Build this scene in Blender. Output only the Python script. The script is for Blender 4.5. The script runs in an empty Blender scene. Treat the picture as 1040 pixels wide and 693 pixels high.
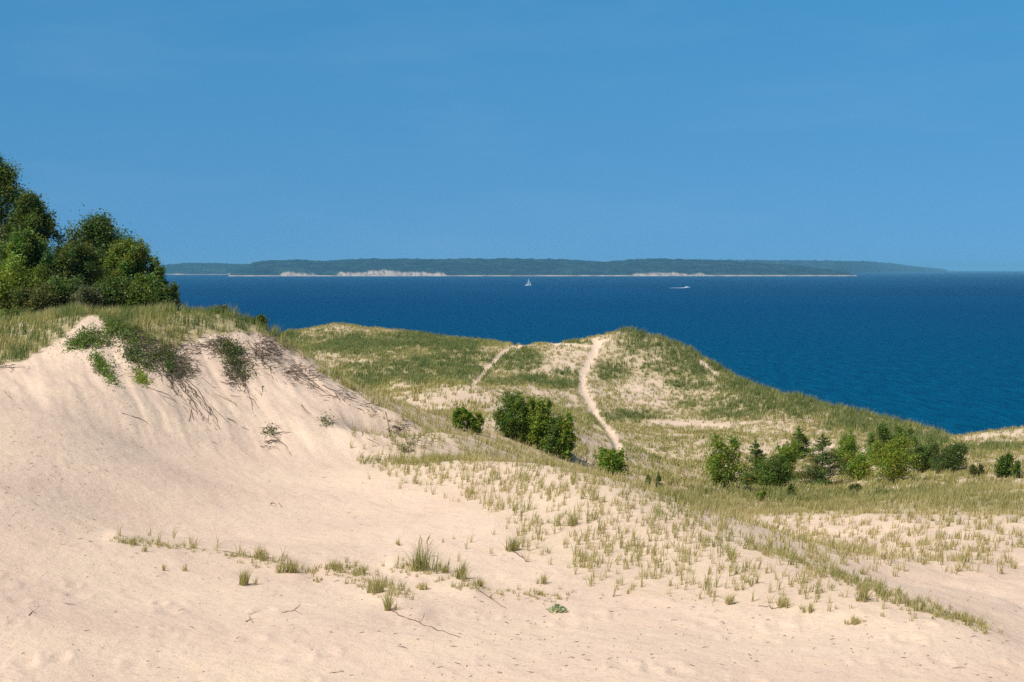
import bpy, math, random
import numpy as np
from mathutils import Vector

random.seed(7)
RNG = np.random.default_rng(11)
C = bpy.context.scene.collection
R = math.radians

# ------------------------------------------------------------------ camera
H = 40.0                      # eye height above the lake
F = 1733.0                    # focal length in photograph pixels (1040 wide)
PITCH = math.atan((346.5 - 273.5) / F)
CP, SP = math.cos(PITCH), math.sin(PITCH)


def ray(px, py):
    x = (np.asarray(px, float) - 520.0) / F
    y = (346.5 - np.asarray(py, float)) / F
    return x, CP + y * SP, -SP + y * CP


def at(px, py, d):
    """world point at forward distance d seen at a photograph pixel"""
    x, y, z = ray(px, py)
    return x / y * d, d + 0 * x, H + z / y * d


def project(X, Y, Z):
    dz = Z - H
    depth = Y * CP - dz * SP
    up = Y * SP + dz * CP
    return 520.0 + F * X / depth, 346.5 - F * up / depth


sc = bpy.context.scene
cam_d = bpy.data.cameras.new('camera')
cam_d.sensor_width = 36.0
cam_d.lens = 36.0 * F / 1040.0
cam_d.clip_start = 0.1
cam_d.clip_end = 200000.0
cam = bpy.data.objects.new('camera', cam_d)
cam.location = (0, 0, H)
cam.rotation_euler = (math.pi / 2 - PITCH, 0, 0)
C.objects.link(cam)
sc.camera = cam


# ------------------------------------------------------------------ noise
def _hash(ix, iy, seed):
    h = (ix.astype(np.int64) * 374761393 + iy.astype(np.int64) * 668265263 + seed * 1442695041) & 0xFFFFFFFF
    h = ((h ^ (h >> 13)) * 1274126177) & 0xFFFFFFFF
    return ((h ^ (h >> 16)) & 0xFFFF) / 65535.0


def vnoise(x, y, seed=0):
    x = np.asarray(x, float); y = np.asarray(y, float)
    ix = np.floor(x); iy = np.floor(y)
    fx = x - ix; fy = y - iy
    fx = fx * fx * fx * (fx * (fx * 6 - 15) + 10); fy = fy * fy * fy * (fy * (fy * 6 - 15) + 10)
    a = _hash(ix, iy, seed); b = _hash(ix + 1, iy, seed)
    c = _hash(ix, iy + 1, seed); d = _hash(ix + 1, iy + 1, seed)
    return (a * (1 - fx) + b * fx) * (1 - fy) + (c * (1 - fx) + d * fx) * fy


def fbm(x, y, octs=4, seed=0, gain=0.5):
    s = 0.0; a = 1.0; t = 0.0
    for k in range(octs):
        s = s + a * vnoise(x * 2 ** k + 17.3 * k, y * 2 ** k - 9.1 * k, seed + k)
        t += a; a *= gain
    return s / t * 2 - 1


def sstep(a, b, x):
    t = np.clip((x - a) / (b - a), 0, 1)
    return t * t * (3 - 2 * t)


def poly_dist(px, py, pts):
    best = np.full(np.shape(px), 1e9)
    for (x0, y0), (x1, y1) in zip(pts[:-1], pts[1:]):
        vx, vy = x1 - x0, y1 - y0
        t = np.clip(((px - x0) * vx + (py - y0) * vy) / (vx * vx + vy * vy + 1e-9), 0, 1)
        best = np.minimum(best, np.hypot(px - x0 - t * vx, py - y0 - t * vy))
    return best
# ------------------------------------------------------------------ terrain

CTRL = [  # photograph x, y, forward distance
    # basin of bare sand in front
    (-500, 693, 32), (-200, 693, 33), (0, 693, 33), (200, 693, 34), (500, 693, 34), (800, 693, 34), (1040, 693, 34.5), (1300, 693, 35),
    (0, 640, 36.5), (200, 620, 41), (350, 640, 38.5), (640, 660, 36.5), (850, 665, 36.5), (1040, 670, 36.5),
    (-200, 600, 38), (0, 600, 40.5), (100, 600, 42.5), (300, 560, 50), (200, 550, 51.5), (60, 550, 48),
    (250, 500, 62), (350, 500, 63), (150, 500, 58), (0, 500, 52), (-200, 500, 48), (330, 480, 68),
    (0, 430, 61), (0, 385, 72), (-200, 430, 58), (-200, 380, 68), (100, 440, 65), (100, 400, 71), (50, 362, 78.5), (150, 455, 67), (150, 400, 74),
    (200, 440, 71), (200, 400, 77), (250, 455, 71.5), (250, 410, 78), (250, 370, 84), (300, 460, 71.5), (300, 420, 77), (200, 365, 83),
    (340, 460, 72), (340, 425, 77.5), (380, 462, 72), (380, 440, 75), (420, 466, 71.5),
    # low grassy lip across the basin
    (170, 546, 53), (255, 560, 50.5), (330, 570, 49), (400, 608, 43.5), (440, 590, 46), (480, 600, 44.5),
    # crest of left dune
    (95, 322, 84), (130, 325, 87), (150, 318, 92), (200, 319, 93), (230, 323, 93), (250, 328, 92), (275, 340, 90), (288, 353, 89), (300, 366, 88), (330, 385, 86),
    (350, 397, 84.5), (370, 408, 83), (400, 425, 80), (430, 441, 77.5), (455, 457, 74.5),
    # plateau carrying the trees on the left
    (0, 352, 82), (-100, 345, 84), (-300, 330, 86), (0, 330, 92), (60, 325, 96), (120, 316, 100), (-200, 325, 100), (160, 318, 102),
    (0, 322, 112), (80, 322, 112), (150, 324, 112), (0, 330, 140), (-200, 325, 140), (-500, 320, 120), (-500, 320, 160), (120, 335, 130),
    # crest of the grassy mound in front
    (480, 469, 68), (500, 469.5, 65), (530, 471, 63.5), (560, 475, 62), (590, 482, 59.5), (620, 491, 57.5), (650, 502, 55.5), (680, 515, 54),
    (710, 530, 51.5), (740, 545, 49.5), (770, 556, 48), (800, 566, 46.5), (830, 577, 45.3), (860, 588, 44), (890, 600, 42.7), (920, 612, 41.5), (1000, 640, 39.2),
    # its camera side
    (450, 490, 63), (500, 500, 60), (560, 540, 51.5), (640, 560, 48.7), (560, 600, 44.5), (640, 600, 44), (720, 600, 43.3), (700, 640, 39.8), (560, 640, 39.8), (800, 625, 41), (880, 640, 39),
    # valley behind the mound
    (1040, 655, 39.5), (1040, 620, 45.5), (950, 600, 48), (1040, 590, 51.5), (900, 590, 50), (1000, 560, 59), (1000, 530, 68), (1000, 505, 84), (1000, 480, 106), (1000, 462, 125),
    (1240, 600, 51), (1240, 540, 66), (1240, 480, 106), (1240, 455, 140),
    (860, 560, 58), (900, 530, 69), (900, 510, 84), (900, 492, 106), (900, 470, 127), (900, 445, 146),
    (800, 550, 66), (800, 525, 86), (800, 500, 106), (800, 475, 128), (800, 440, 156), (800, 415, 172),
    (700, 512, 85), (700, 492, 107), (700, 468, 134), (700, 430, 165), (700, 400, 184), (700, 375, 195),
    (640, 491, 92), (620, 478, 112), (620, 460, 132), (620, 430, 160), (620, 400, 180), (620, 370, 195),
    (570, 471, 88), (560, 440, 108), (590, 435, 130), (560, 400, 168), (560, 375, 188), (520, 460, 84), (540, 425, 112), (530, 408, 122),
    (480, 455, 81), (450, 446, 83), (480, 440, 90), (480, 420, 104), (440, 420, 100), (430, 398, 121), (450, 394, 122), (500, 396, 119), (400, 405, 128), (470, 388, 150), (430, 388, 150),
    (500, 378, 185), (450, 372, 180), (400, 385, 150), (400, 362, 190), (345, 365, 182), (345, 345, 215), (300, 358, 190),
    # far skyline of the grassy hill
    (290, 338, 228), (315, 334, 230), (345, 330.5, 230), (370, 334, 230), (400, 336.5, 229), (435, 341, 227), (470, 345.5, 225), (500, 348, 222), (522, 353, 219), (545, 350, 217), (575, 350, 215),
    (603, 353.5, 212), (618, 344, 208), (632, 337.5, 205), (645, 340, 204), (670, 349, 202), (700, 362, 200), (740, 385, 192), (780, 400, 182), (810, 408, 175), (840, 416, 170), (870, 424, 165), (900, 431, 160), (930, 437, 155),
    (955, 445, 151), (970, 449, 150), (985, 444, 150), (1010, 441, 150), (1040, 439, 150), (1240, 432, 152), (1500, 425, 155),
]
WORLD = [  # x, y, height relative to the eye: the hidden hollows and the ground under the photographer
    (0, -8, -1.5), (0, 0, -1.7), (-14, 0, -1.6), (14, 0, -1.8), (0, 9, -3.3), (-12, 9, -3.2), (12, 9, -3.4), (0, 20, -6.0), (-16, 20, -5.8), (16, 20, -6.1), (0, 28, -7.7), (-14, 28, -7.5), (14, 28, -7.8),
    (-24, 118, -6.5), (-14, 110, -8.5), (-26, 150, -12), (-34, 190, -14), (-8, 100, -10), (-18, 104, -7.6), (-12, 150, -11), (-14, 125, -10.5),
    (-5, 78, -9.0), (0, 74, -9.4), (4, 68, -9.7), (8, 62, -9.6), (11, 57, -9.5), (14, 52, -9.4), (-60, 190, -14), (-100, 200, -14),
]
cp = np.array(CTRL, float)
wx, wy, wz = at(cp[:, 0], cp[:, 1], cp[:, 2])
P = np.concatenate([np.stack([wx, wy, wz - H], 1), np.array(WORLD, float)])


def warp(X, Y):
    return X / (Y + 25.0), np.log(Y + 25.0)


ps, pt = warp(P[:, 0], P[:, 1])


def kern(r2):
    return 0.5 * r2 * np.log(r2 + 1e-12)


n = len(P)
K = kern((ps[:, None] - ps[None]) ** 2 + (pt[:, None] - pt[None]) ** 2) + np.eye(n) * 2e-5
Q = np.stack([np.ones(n), ps, pt], 1)
A = np.block([[K, Q], [Q.T, np.zeros((3, 3))]])
sol = np.linalg.solve(A, np.concatenate([P[:, 2], np.zeros(3)]))


def tps(s, t):
    out = np.empty(s.size)
    sf, tf = s.ravel(), t.ravel()
    for i in range(0, sf.size, 40000):
        a, b = sf[i:i + 40000], tf[i:i + 40000]
        k = kern((a[:, None] - ps[None]) ** 2 + (b[:, None] - pt[None]) ** 2)
        out[i:i + 40000] = k @ sol[:n] + sol[n] + sol[n + 1] * a + sol[n + 2] * b
    return out.reshape(s.shape)


# where the land falls away to the lake, by bearing
EDGE_PX = [-1400, -300, 60, 150, 200, 260, 290, 345, 470, 522, 575, 603, 632, 700, 740, 780, 840, 900, 955, 970, 1040, 1240, 1500, 2400]
EDGE_D = [165, 160, 145, 142, 160, 205, 229, 231, 226, 220, 216, 213, 206, 201, 193, 183, 171, 161, 152, 150.5, 151, 153, 156, 160]


def edge_d(X, Y):
    return np.interp(520 + F * X / np.maximum(Y, 1.0), EDGE_PX, EDGE_D)


CR_PX = [-600, 0, 95, 150, 200, 275, 300, 330, 370, 400, 430, 455, 480, 500, 530, 560, 620, 680, 740, 800, 860, 920, 1000, 1100, 1700]
CR_D = [84, 80, 86, 94, 95, 90, 88, 86, 83, 80, 77.5, 74.5, 68, 65, 63.5, 62, 57.5, 54, 49.5, 46.5, 44, 41.5, 39.2, 36, 30]


def crest_d(px):
    return np.interp(px, CR_PX, CR_D)


NU, NV = 940, 900
q = np.linspace(-1, 1, NU)
US = np.sign(q) * (0.30 * np.abs(q) + 0.75 * np.maximum(np.abs(q) - 0.74, 0) ** 1.6 * 9)
Y0, Y1 = -10.0, 340.0
T0, T1 = math.log(Y0 + 25), math.log(Y1 + 25)
TS = np.linspace(T0, T1, NV)
SS, TT = np.meshgrid(US, TS)
GY = np.exp(TT) - 25.0
GX = SS * (GY + 25.0)
GZ = tps(SS, TT)
gpx, gpy = project(GX, np.maximum(GY, 1.0), GZ + H)
hill = sstep(2, 12, GY - crest_d(gpx))           # behind the first crests
TRAILS = [([(523, 351), (508, 361), (494, 376), (480, 392)], 3), ([(606, 350), (601, 362), (592, 380), (591, 395), (600, 412), (603, 420)], 5), ([(603, 420), (616, 434), (624, 448), (631, 468)], 3.5)]
for pts, w_ in TRAILS:                            # paths worn into the hill
    dd = poly_dist(gpx, gpy, pts) / w_
    GZ = GZ + hill * (0.05 * np.exp(-(dd - 1.6) ** 2 * 3) - 0.16 * np.exp(-dd ** 2)) * (0.5 + vnoise(GX / 2, GY / 3, 71))
GZ = GZ + (0.10 + 0.16 * hill) * fbm(GX / 6, GY / 6, 4, 3) * sstep(10, 30, GY)
GZ = GZ + hill * 0.30 * (np.abs(fbm(GX / 3.0, GY / 3.0, 3, 8)) - 0.2)
GZ = GZ + 0.022 * fbm(GX / 0.9, GY / 0.9, 4, 21, 0.6)
# slumped, rilled face of the left dune: furrows run down to the right
face = sstep(60, 74, GY) * (1 - hill) * sstep(-60, 40, gpx) * (1 - sstep(430, 480, gpx)) * (1 - sstep(440, 490, gpy))
GZ = GZ + face * 0.12 * fbm((GX * 0.93 + GY * 0.36) / 0.75, (GX * 0.36 - GY * 0.93) / 9, 4, 31, 0.6)
# footprints and scuffs in the open sand
LIP = [[(120, 550), (170, 553), (230, 562), (262, 568), (300, 580)], [(335, 577), (372, 588), (400, 604), (425, 622)], [(405, 575), (440, 582), (480, 596)]]
for pts in LIP:
    GZ = GZ + 0.10 * (0.6 + 0.8 * vnoise(GX / 1.3, GY / 1.3, 55)) * np.exp(-(poly_dist(gpx, gpy, pts) / 13) ** 2) * (GY < 60) * (GY > 34)
for _ in range(70):
    dx0, dy0 = at(RNG.uniform(-100, 1100), RNG.uniform(575, 700), RNG.uniform(31, 44))[0:1][0], RNG.uniform(31, 43)
    rr = RNG.uniform(0.12, 0.26)
    si = np.searchsorted(US, dx0 / (dy0 + 25)); ti = int((math.log(dy0 + 25) - T0) / (T1 - T0) * (NV - 1))
    a0, a1, b0, b1 = max(si - 12, 0), si + 12, max(ti - 5, 0), ti + 6
    g = ((GX[b0:b1, a0:a1] - dx0) ** 2 + ((GY[b0:b1, a0:a1] - dy0) / 1.6) ** 2) / rr ** 2
    GZ[b0:b1, a0:a1] += -0.028 * np.exp(-g) + 0.02 * np.exp(-(np.sqrt(g) - 1.6) ** 2 * 4)
over = np.maximum(GY - edge_d(GX, GY), 0)
GZ = GZ - np.where(over < 8, over ** 2 * 0.045, 2.88 + (over - 8) * 0.62)
GZ = np.maximum(GZ + H, -1.5 - 0 * GZ)


def ground(X, Y):
    X = np.asarray(X, float); Y = np.asarray(Y, float)
    s = X / (Y + 25); t = (np.log(Y + 25) - T0) / (T1 - T0) * (NV - 1)
    i = np.clip(np.searchsorted(US, s) - 1, 0, NU - 2)
    j = np.clip(t.astype(int), 0, NV - 2)
    fs = np.clip((s - US[i]) / (US[i + 1] - US[i]), 0, 1); ft = np.clip(t - j, 0, 1)
    return (GZ[j, i] * (1 - fs) + GZ[j, i + 1] * fs) * (1 - ft) + (GZ[j + 1, i] * (1 - fs) + GZ[j + 1, i + 1] * fs) * ft


def hit(px, py, dmin=28.0, dmax=240.0):
    """where the sight line through a photograph pixel first meets the ground"""
    d = np.linspace(dmin, dmax, 2400)
    X, Y, Z = at(px, py, d)
    below = np.where(Z < ground(X, Y))[0]
    k = below[0] if len(below) else 0
    return float(X[k]), float(Y[k]), float(ground(X[k], Y[k]))


# ------------------------------------------------------------------ picture-space masks of where plants grow
def blob(px, py, cx, cy, rx, ry):
    r = np.hypot((px - cx) / rx, (py - cy) / ry)
    return 1 - sstep(0.45, 1.25, r + 0.55 * fbm(px / 14, py / 6, 4, 77))


PATHS = [([(523, 351), (508, 361), (494, 376), (480, 392)], 2.1), ([(606, 350), (601, 362), (592, 380), (591, 395), (600, 412), (603, 420)], 3.5), ([(603, 420), (616, 434), (624, 448), (631, 468)], 2.0),
         ([(618, 345), (600, 352), (575, 350), (545, 348), (527, 352)], 1.2), ([(712, 369), (728, 382)], 2.2), ([(660, 428), (740, 434)], 1.0)]
GREEN = [(372, 350, 90, 14), (455, 352, 60, 8), (420, 378, 105, 14), (345, 386, 70, 12), (300, 352, 26, 15), (470, 366, 70, 9), (528, 366, 26, 13), (622, 377, 24, 12), (574, 391, 22, 6), (535, 387, 42, 6), (640, 424, 40, 7), (575, 380, 14, 5),
         (690, 372, 60, 12), (780, 412, 90, 10), (870, 432, 50, 6), (735, 420, 40, 8), (610, 425, 14, 8), (700, 392, 28, 6), (590, 350, 22, 3), (440, 340, 60, 4), (1010, 455, 40, 4), (655, 358, 30, 10), (720, 382, 40, 8)]
SANDY = [(572, 366, 24, 13), (648, 368, 20, 13), (655, 400, 35, 18), (600, 400, 8, 10), (480, 402, 48, 9), (505, 425, 30, 12), (440, 410, 30, 10), (905, 437, 30, 5), (948, 449, 22, 4), (560, 400, 22, 6),
         (700, 430, 70, 4), (610, 450, 24, 20), (1010, 445, 45, 5), (800, 458, 90, 10), (880, 470, 60, 18), (590, 470, 22, 10)]


def hill_mask(px, py, d):
    """tufts per m2 (0..1) and greenness for the ground behind the first crests"""
    g = 0 * px; s = 0 * px; p = 0 * px
    for a in GREEN:
        g = np.maximum(g, blob(px, py, *a))
    for a in SANDY:
        s = np.maximum(s, blob(px, py, *a))
    for pts, w in PATHS:
        ww = w * np.clip(190 / np.maximum(d, 60), 0.6, 1.4)
        p = np.maximum(p, 1 - sstep(ww * 0.75, ww * 1.5, poly_dist(px, py, pts) + 0.75 * w * fbm(px / 4, py / 2.5, 3, 5)))
    bandg = sstep(494, 503, py) * (1 - sstep(514, 526, py)) * sstep(600, 660, px)
    g = np.maximum(g, bandg * 0.6)
    flank = poly_dist(px, py, [(640, 342), (670, 353), (700, 367), (740, 391), (780, 406), (840, 421), (900, 436), (950, 448)])
    g = np.maximum(g, (1 - sstep(4, 20, flank + 9 * fbm(px / 12, py / 6, 3, 44))) * 0.9)
    g = g * (0.55 + 0.7 * vnoise(px / 10, py / 4, 91))
    field = sstep(520, 530, py) * sstep(640, 700, px)                  # right-hand valley, thinner tufts
    edge = np.interp(px, [700, 860, 900, 1040, 1300], [566, 582, 585, 583, 590]) + 6 * fbm(px / 12, 0 * px, 3, 9)
    dens = 0.60 + 0.55 * g - 0.36 * s
    dens = dens * (1 - 0.25 * field) * (1 - sstep(-14, 2, py - edge) * (px > 640))
    dens = dens * (0.55 + 0.9 * vnoise(px / 9, py / 3.5, 4))
    dens = np.where(p > 0.4, 0, dens)
    return np.clip(dens, 0, 1), np.clip(g * 0.72 + 0.06 + 0.25 * (fbm(px / 30, py / 8, 3, 12)) + 0.12, 0, 1), p


SAND_TOP = [(-900, 395), (-300, 388), (0, 373), (25, 366), (60, 345), (88, 322), (101, 320), (108, 330), (128, 337), (150, 348), (168, 356), (184, 350), (205, 342), (235, 338), (262, 337), (282, 348), (300, 363), (1000, 363)]


def left_top(px, py, d):
    lim = np.interp(px, [a for a, b in SAND_TOP], [b for a, b in SAND_TOP])
    m = (py < lim + 3 * fbm(px / 7, py / 4, 2, 6)) & (px < 300) & (d > 66)
    patch = blob(px, py, 17, 321, 16, 8)
    return m * (1 - patch)


MOUND_LOW = ([340, 370, 410, 440, 490, 540, 600, 680, 760, 850, 930, 1000, 1040], [476, 490, 504, 512, 535, 575, 606, 618, 628, 634, 638, 644, 644])
STRIPS = [([(120, 548), (170, 551), (230, 560), (262, 566), (300, 578)], 4, 3.0), ([(335, 573), (372, 584), (400, 600), (392, 615)], 5, 3.0), ([(405, 572), (440, 578), (480, 592), (505, 603)], 6, 2.2),
          ([(366, 469), (400, 470), (440, 472)], 3, 26.0), ([(150, 560), (200, 566), (250, 575)], 9, 0.6), ([(440, 560), (520, 560), (560, 590)], 14, 0.6), ([(850, 583), (890, 599), (935, 616)], 6, 40.0),
          ([(440, 472), (500, 469), (560, 475), (620, 491), (680, 515), (740, 545), (800, 566), (850, 584)], 3.5, 12.0), ([(440, 452), (470, 461), (500, 466)], 8, 9.0), ([(935, 617), (970, 629), (1000, 640)], 3.5, 40.0)]


def front_mask(px, py, d):
    low = np.interp(px, *MOUND_LOW)
    m = sstep(-2, 38, low - py) * sstep(345, 420, px) * (0.55 + 0.8 * sstep(0.3, 0.7, vnoise(px / 16, py / 7, 15)))
    hole = blob(px, py, 462, 533, 46, 24)
    dens = 10.5 * m * (1 - 0.9 * hole) * (1 - 0.5 * sstep(760, 900, px))
    for pts, w, k in STRIPS:
        dens = np.maximum(dens, k * (1 - sstep(w * .7, w * 1.6, poly_dist(px, py, pts))) * (0.3 + vnoise(px / 8, py / 8, 3)))
    return dens


# ------------------------------------------------------------------ node helpers
def mat(name):
    m = bpy.data.materials.new(name); m.use_nodes = True
    nt = m.node_tree; nt.nodes.clear()
    return m, nt


def nd(nt, kind, **kw):
    x = nt.nodes.new(kind)
    for k, v in kw.items():
        if k.startswith('i_'):
            x.inputs[k[2:].replace('_', ' ')].default_value = v
        else:
            setattr(x, k, v)
    return x


def noise(nt, vec, scale, detail=4, rough=0.55):
    x = nd(nt, 'ShaderNodeTexNoise'); x.inputs['Scale'].default_value = scale
    x.inputs['Detail'].default_value = detail; x.inputs['Roughness'].default_value = rough
    nt.links.new(vec, x.inputs['Vector']); return x.outputs['Fac']


def ramp(nt, fac, stops):
    x = nd(nt, 'ShaderNodeValToRGB'); e = x.color_ramp.elements
    while len(e) < len(stops): e.new(0.5)
    for k, (p, c) in enumerate(stops):
        e[k].position = p; e[k].color = (*c, 1) if len(c) == 3 else c
    nt.links.new(fac, x.inputs['Fac']); return x.outputs['Color']


def mix(nt, fac, a, b, mode='MIX'):
    x = nd(nt, 'ShaderNodeMix', data_type='RGBA', blend_type=mode)
    for sock, v in ((x.inputs['Factor'], fac), (x.inputs['A'], a), (x.inputs['B'], b)):
        if hasattr(v, 'links') or isinstance(v, bpy.types.NodeSocket): nt.links.new(v, sock)
        elif isinstance(v, (int, float)): sock.default_value = v
        else: sock.default_value = (*v, 1)
    return x.outputs['Result']


def math_n(nt, op, a, b=0.0):
    x = nd(nt, 'ShaderNodeMath', operation=op)
    for sock, v in ((x.inputs[0], a), (x.inputs[1], b)):
        if isinstance(v, bpy.types.NodeSocket): nt.links.new(v, sock)
        else: sock.default_value = v
    return x.outputs[0]


def finish(nt, shader):
    o = nd(nt, 'ShaderNodeOutputMaterial'); nt.links.new(shader, o.inputs['Surface'])


def principled(nt, color, rough=0.9, spec=0.2, normal=None, metallic=0.0):
    b = nd(nt, 'ShaderNodeBsdfPrincipled')
    if isinstance(color, bpy.types.NodeSocket): nt.links.new(color, b.inputs['Base Color'])
    else: b.inputs['Base Color'].default_value = (*color, 1)
    b.inputs['Roughness'].default_value = rough
    b.inputs['Specular IOR Level'].default_value = spec
    b.inputs['Metallic'].default_value = metallic
    if normal is not None: nt.links.new(normal, b.inputs['Normal'])
    return b


# ------------------------------------------------------------------ materials
def sand_material():
    m, nt = mat('dune_sand')
    pos = nd(nt, 'ShaderNodeNewGeometry').outputs['Position']
    litter = nd(nt, 'ShaderNodeAttribute', attribute_name='litter').outputs['Fac']
    big = noise(nt, pos, 0.22, 5, 0.6)
    col = ramp(nt, big, [(0.3, (0.66, 0.492, 0.375)), (0.52, (0.705, 0.538, 0.408)), (0.72, (0.745, 0.58, 0.425))])
    s0 = nd(nt, 'ShaderNodeMapping'); s0.inputs['Rotation'].default_value = (0, 0, 1.12); nt.links.new(pos, s0.inputs['Vector'])
    st = nd(nt, 'ShaderNodeMapping'); st.inputs['Scale'].default_value = (0.30, 1.9, 1.2); nt.links.new(s0.outputs[0], st.inputs['Vector'])
    streak = noise(nt, st.outputs[0], 1.4, 6, 0.65)
    col = mix(nt, 0.55, col, ramp(nt, streak, [(0.33, (0.82, 0.81, 0.82)), (0.46, (0.97, 0.97, 0.98)), (0.58, (1.0, 1.0, 0.99)), (0.70, (1.12, 1.07, 0.97))]), 'MULTIPLY')
    grit = noise(nt, pos, 5.5, 6, 0.75)
    col = mix(nt, 0.7, col, ramp(nt, grit, [(0.33, (0.62, 0.58, 0.56)), (0.43, (0.97, 0.97, 0.97)), (0.75, (1.05, 1.04, 1.03))]), 'MULTIPLY')
    speck = noise(nt, pos, 26, 3, 0.7)
    col = mix(nt, 0.8, col, ramp(nt, speck, [(0.30, (0.5, 0.46, 0.44)), (0.40, (1, 1, 1))]), 'MULTIPLY')
    lit = mix(nt, noise(nt, pos, 2.2, 4, 0.7), (0.24, 0.215, 0.085), (0.42, 0.345, 0.18))
    col = mix(nt, litter, col, lit)
    b1 = nd(nt, 'ShaderNodeBump'); b1.inputs['Strength'].default_value = 0.55; b1.inputs['Distance'].default_value = 0.12
    nt.links.new(noise(nt, pos, 2.1, 7, 0.62), b1.inputs['Height'])
    b2 = nd(nt, 'ShaderNodeBump'); b2.inputs['Strength'].default_value = 0.6; b2.inputs['Distance'].default_value = 0.03
    nt.links.new(noise(nt, pos, 12, 5, 0.7), b2.inputs['Height']); nt.links.new(b1.outputs[0], b2.inputs['Normal'])
    finish(nt, principled(nt, col, 0.95, 0.1, b2.outputs[0]).outputs[0])
    return m


def plant_material(name, transl=0.3, rough=0.6, spec=0.25):
    """base colour from each leaf's own colour"""
    m, nt = mat(name)
    col = nd(nt, 'ShaderNodeAttribute', attribute_name='Col').outputs['Color']
    b = principled(nt, col, rough, spec)
    t = nd(nt, 'ShaderNodeBsdfTranslucent'); nt.links.new(mix(nt, 1.0, col, (1.2, 1.25, 0.7), 'MULTIPLY'), t.inputs['Color'])
    x = nd(nt, 'ShaderNodeMixShader'); x.inputs[0].default_value = transl
    nt.links.new(b.outputs[0], x.inputs[1]); nt.links.new(t.outputs[0], x.inputs[2])
    finish(nt, x.outputs[0]); return m


def flat_material(name, color, rough=0.8, spec=0.2, var=0.25, scale=6.0):
    m, nt = mat(name)
    pos = nd(nt, 'ShaderNodeNewGeometry').outputs['Position']
    f = noise(nt, pos, scale, 4)
    lo = tuple(c * (1 - var) for c in color); hi = tuple(min(c * (1 + var), 1) for c in color)
    finish(nt, principled(nt, ramp(nt, f, [(0.3, lo), (0.7, hi)]), rough, spec).outputs[0]); return m


def water_material():
    m, nt = mat('lake_water')
    pos = nd(nt, 'ShaderNodeNewGeometry').outputs['Position']
    mp = nd(nt, 'ShaderNodeMapping'); mp.inputs['Scale'].default_value = (0.0012, 0.0005, 1)
    nt.links.new(pos, mp.inputs['Vector'])
    patch = noise(nt, mp.outputs[0], 1.0, 4, 0.6)
    # paler, greener water over the shoals close to the shore
    sep = nd(nt, 'ShaderNodeSeparateXYZ'); nt.links.new(pos, sep.inputs[0])
    mr = nd(nt, 'ShaderNodeMapRange'); nt.links.new(sep.outputs[1], mr.inputs[0])
    mr.inputs[1].default_value = 350; mr.inputs[2].default_value = 1800; mr.inputs[3].default_value = 1; mr.inputs[4].default_value = 0
    deep = ramp(nt, patch, [(0.35, WATER_A), (0.65, WATER_B)])
    m2 = nd(nt, 'ShaderNodeMapping'); m2.inputs['Scale'].default_value = (0.10, 0.035, 1); nt.links.new(pos, m2.inputs['Vector'])
    rip = noise(nt, m2.outputs[0], 1.0, 5, 0.7)
    col = mix(nt, mr.outputs[0], deep, WATER_C)
    b1 = nd(nt, 'ShaderNodeBump'); b1.inputs['Strength'].default_value = 1.0; b1.inputs['Distance'].default_value = 2.2
    nt.links.new(rip, b1.inputs['Height'])
    m3 = nd(nt, 'ShaderNodeMapping'); m3.inputs['Scale'].default_value = (0.42, 0.05, 1); m3.inputs['Rotation'].default_value = (0, 0, 0.15); nt.links.new(pos, m3.inputs['Vector'])
    chop_shading = noise(nt, m3.outputs[0], 1.0, 4, 0.75)  # light and dark of small wave facets, painted into the water colour
    col = mix(nt, 0.8, col, ramp(nt, chop_shading, [(0.34, (0.55, 0.62, 0.68)), (0.5, (1, 1, 1)), (0.66, (1.7, 1.5, 1.4))]), 'MULTIPLY')
    d = nd(nt, 'ShaderNodeBsdfDiffuse'); nt.links.new(col, d.inputs['Color']); nt.links.new(b1.outputs[0], d.inputs['Normal'])
    g = nd(nt, 'ShaderNodeBsdfGlossy'); g.inputs['Color'].default_value = (0.08, 0.62, 0.95, 1); g.inputs['Roughness'].default_value = 0.3; nt.links.new(b1.outputs[0], g.inputs['Normal'])
    x = nd(nt, 'ShaderNodeMixShader'); x.inputs[0].default_value = WATER_SPEC; nt.links.new(d.outputs[0], x.inputs[1]); nt.links.new(g.outputs[0], x.inputs[2])
    finish(nt, x.outputs[0]); return m


WATER_A, WATER_B, WATER_C, WATER_SPEC = (0.0, 0.036, 0.105), (0.0, 0.047, 0.128), (0.0, 0.060, 0.124), 0.08


def hills_material():
    m, nt = mat('wooded_hills')
    pos = nd(nt, 'ShaderNodeNewGeometry').outputs['Position']
    s = nd(nt, 'ShaderNodeAttribute', attribute_name='sand').outputs['Fac']
    f = noise(nt, pos, 0.009, 6, 0.75)
    col = ramp(nt, f, [(0.36, (0.004, 0.015, 0.024)), (0.52, (0.012, 0.032, 0.040)), (0.64, (0.032, 0.064, 0.056))])
    sc_ = ramp(nt, noise(nt, pos, 0.02, 4, 0.6), [(0.3, (0.33, 0.265, 0.21)), (0.7, (0.58, 0.48, 0.385))])
    col = mix(nt, s, col, sc_)
    finish(nt, principled(nt, col, 1.0, 0.05).outputs[0]); return m


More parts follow.
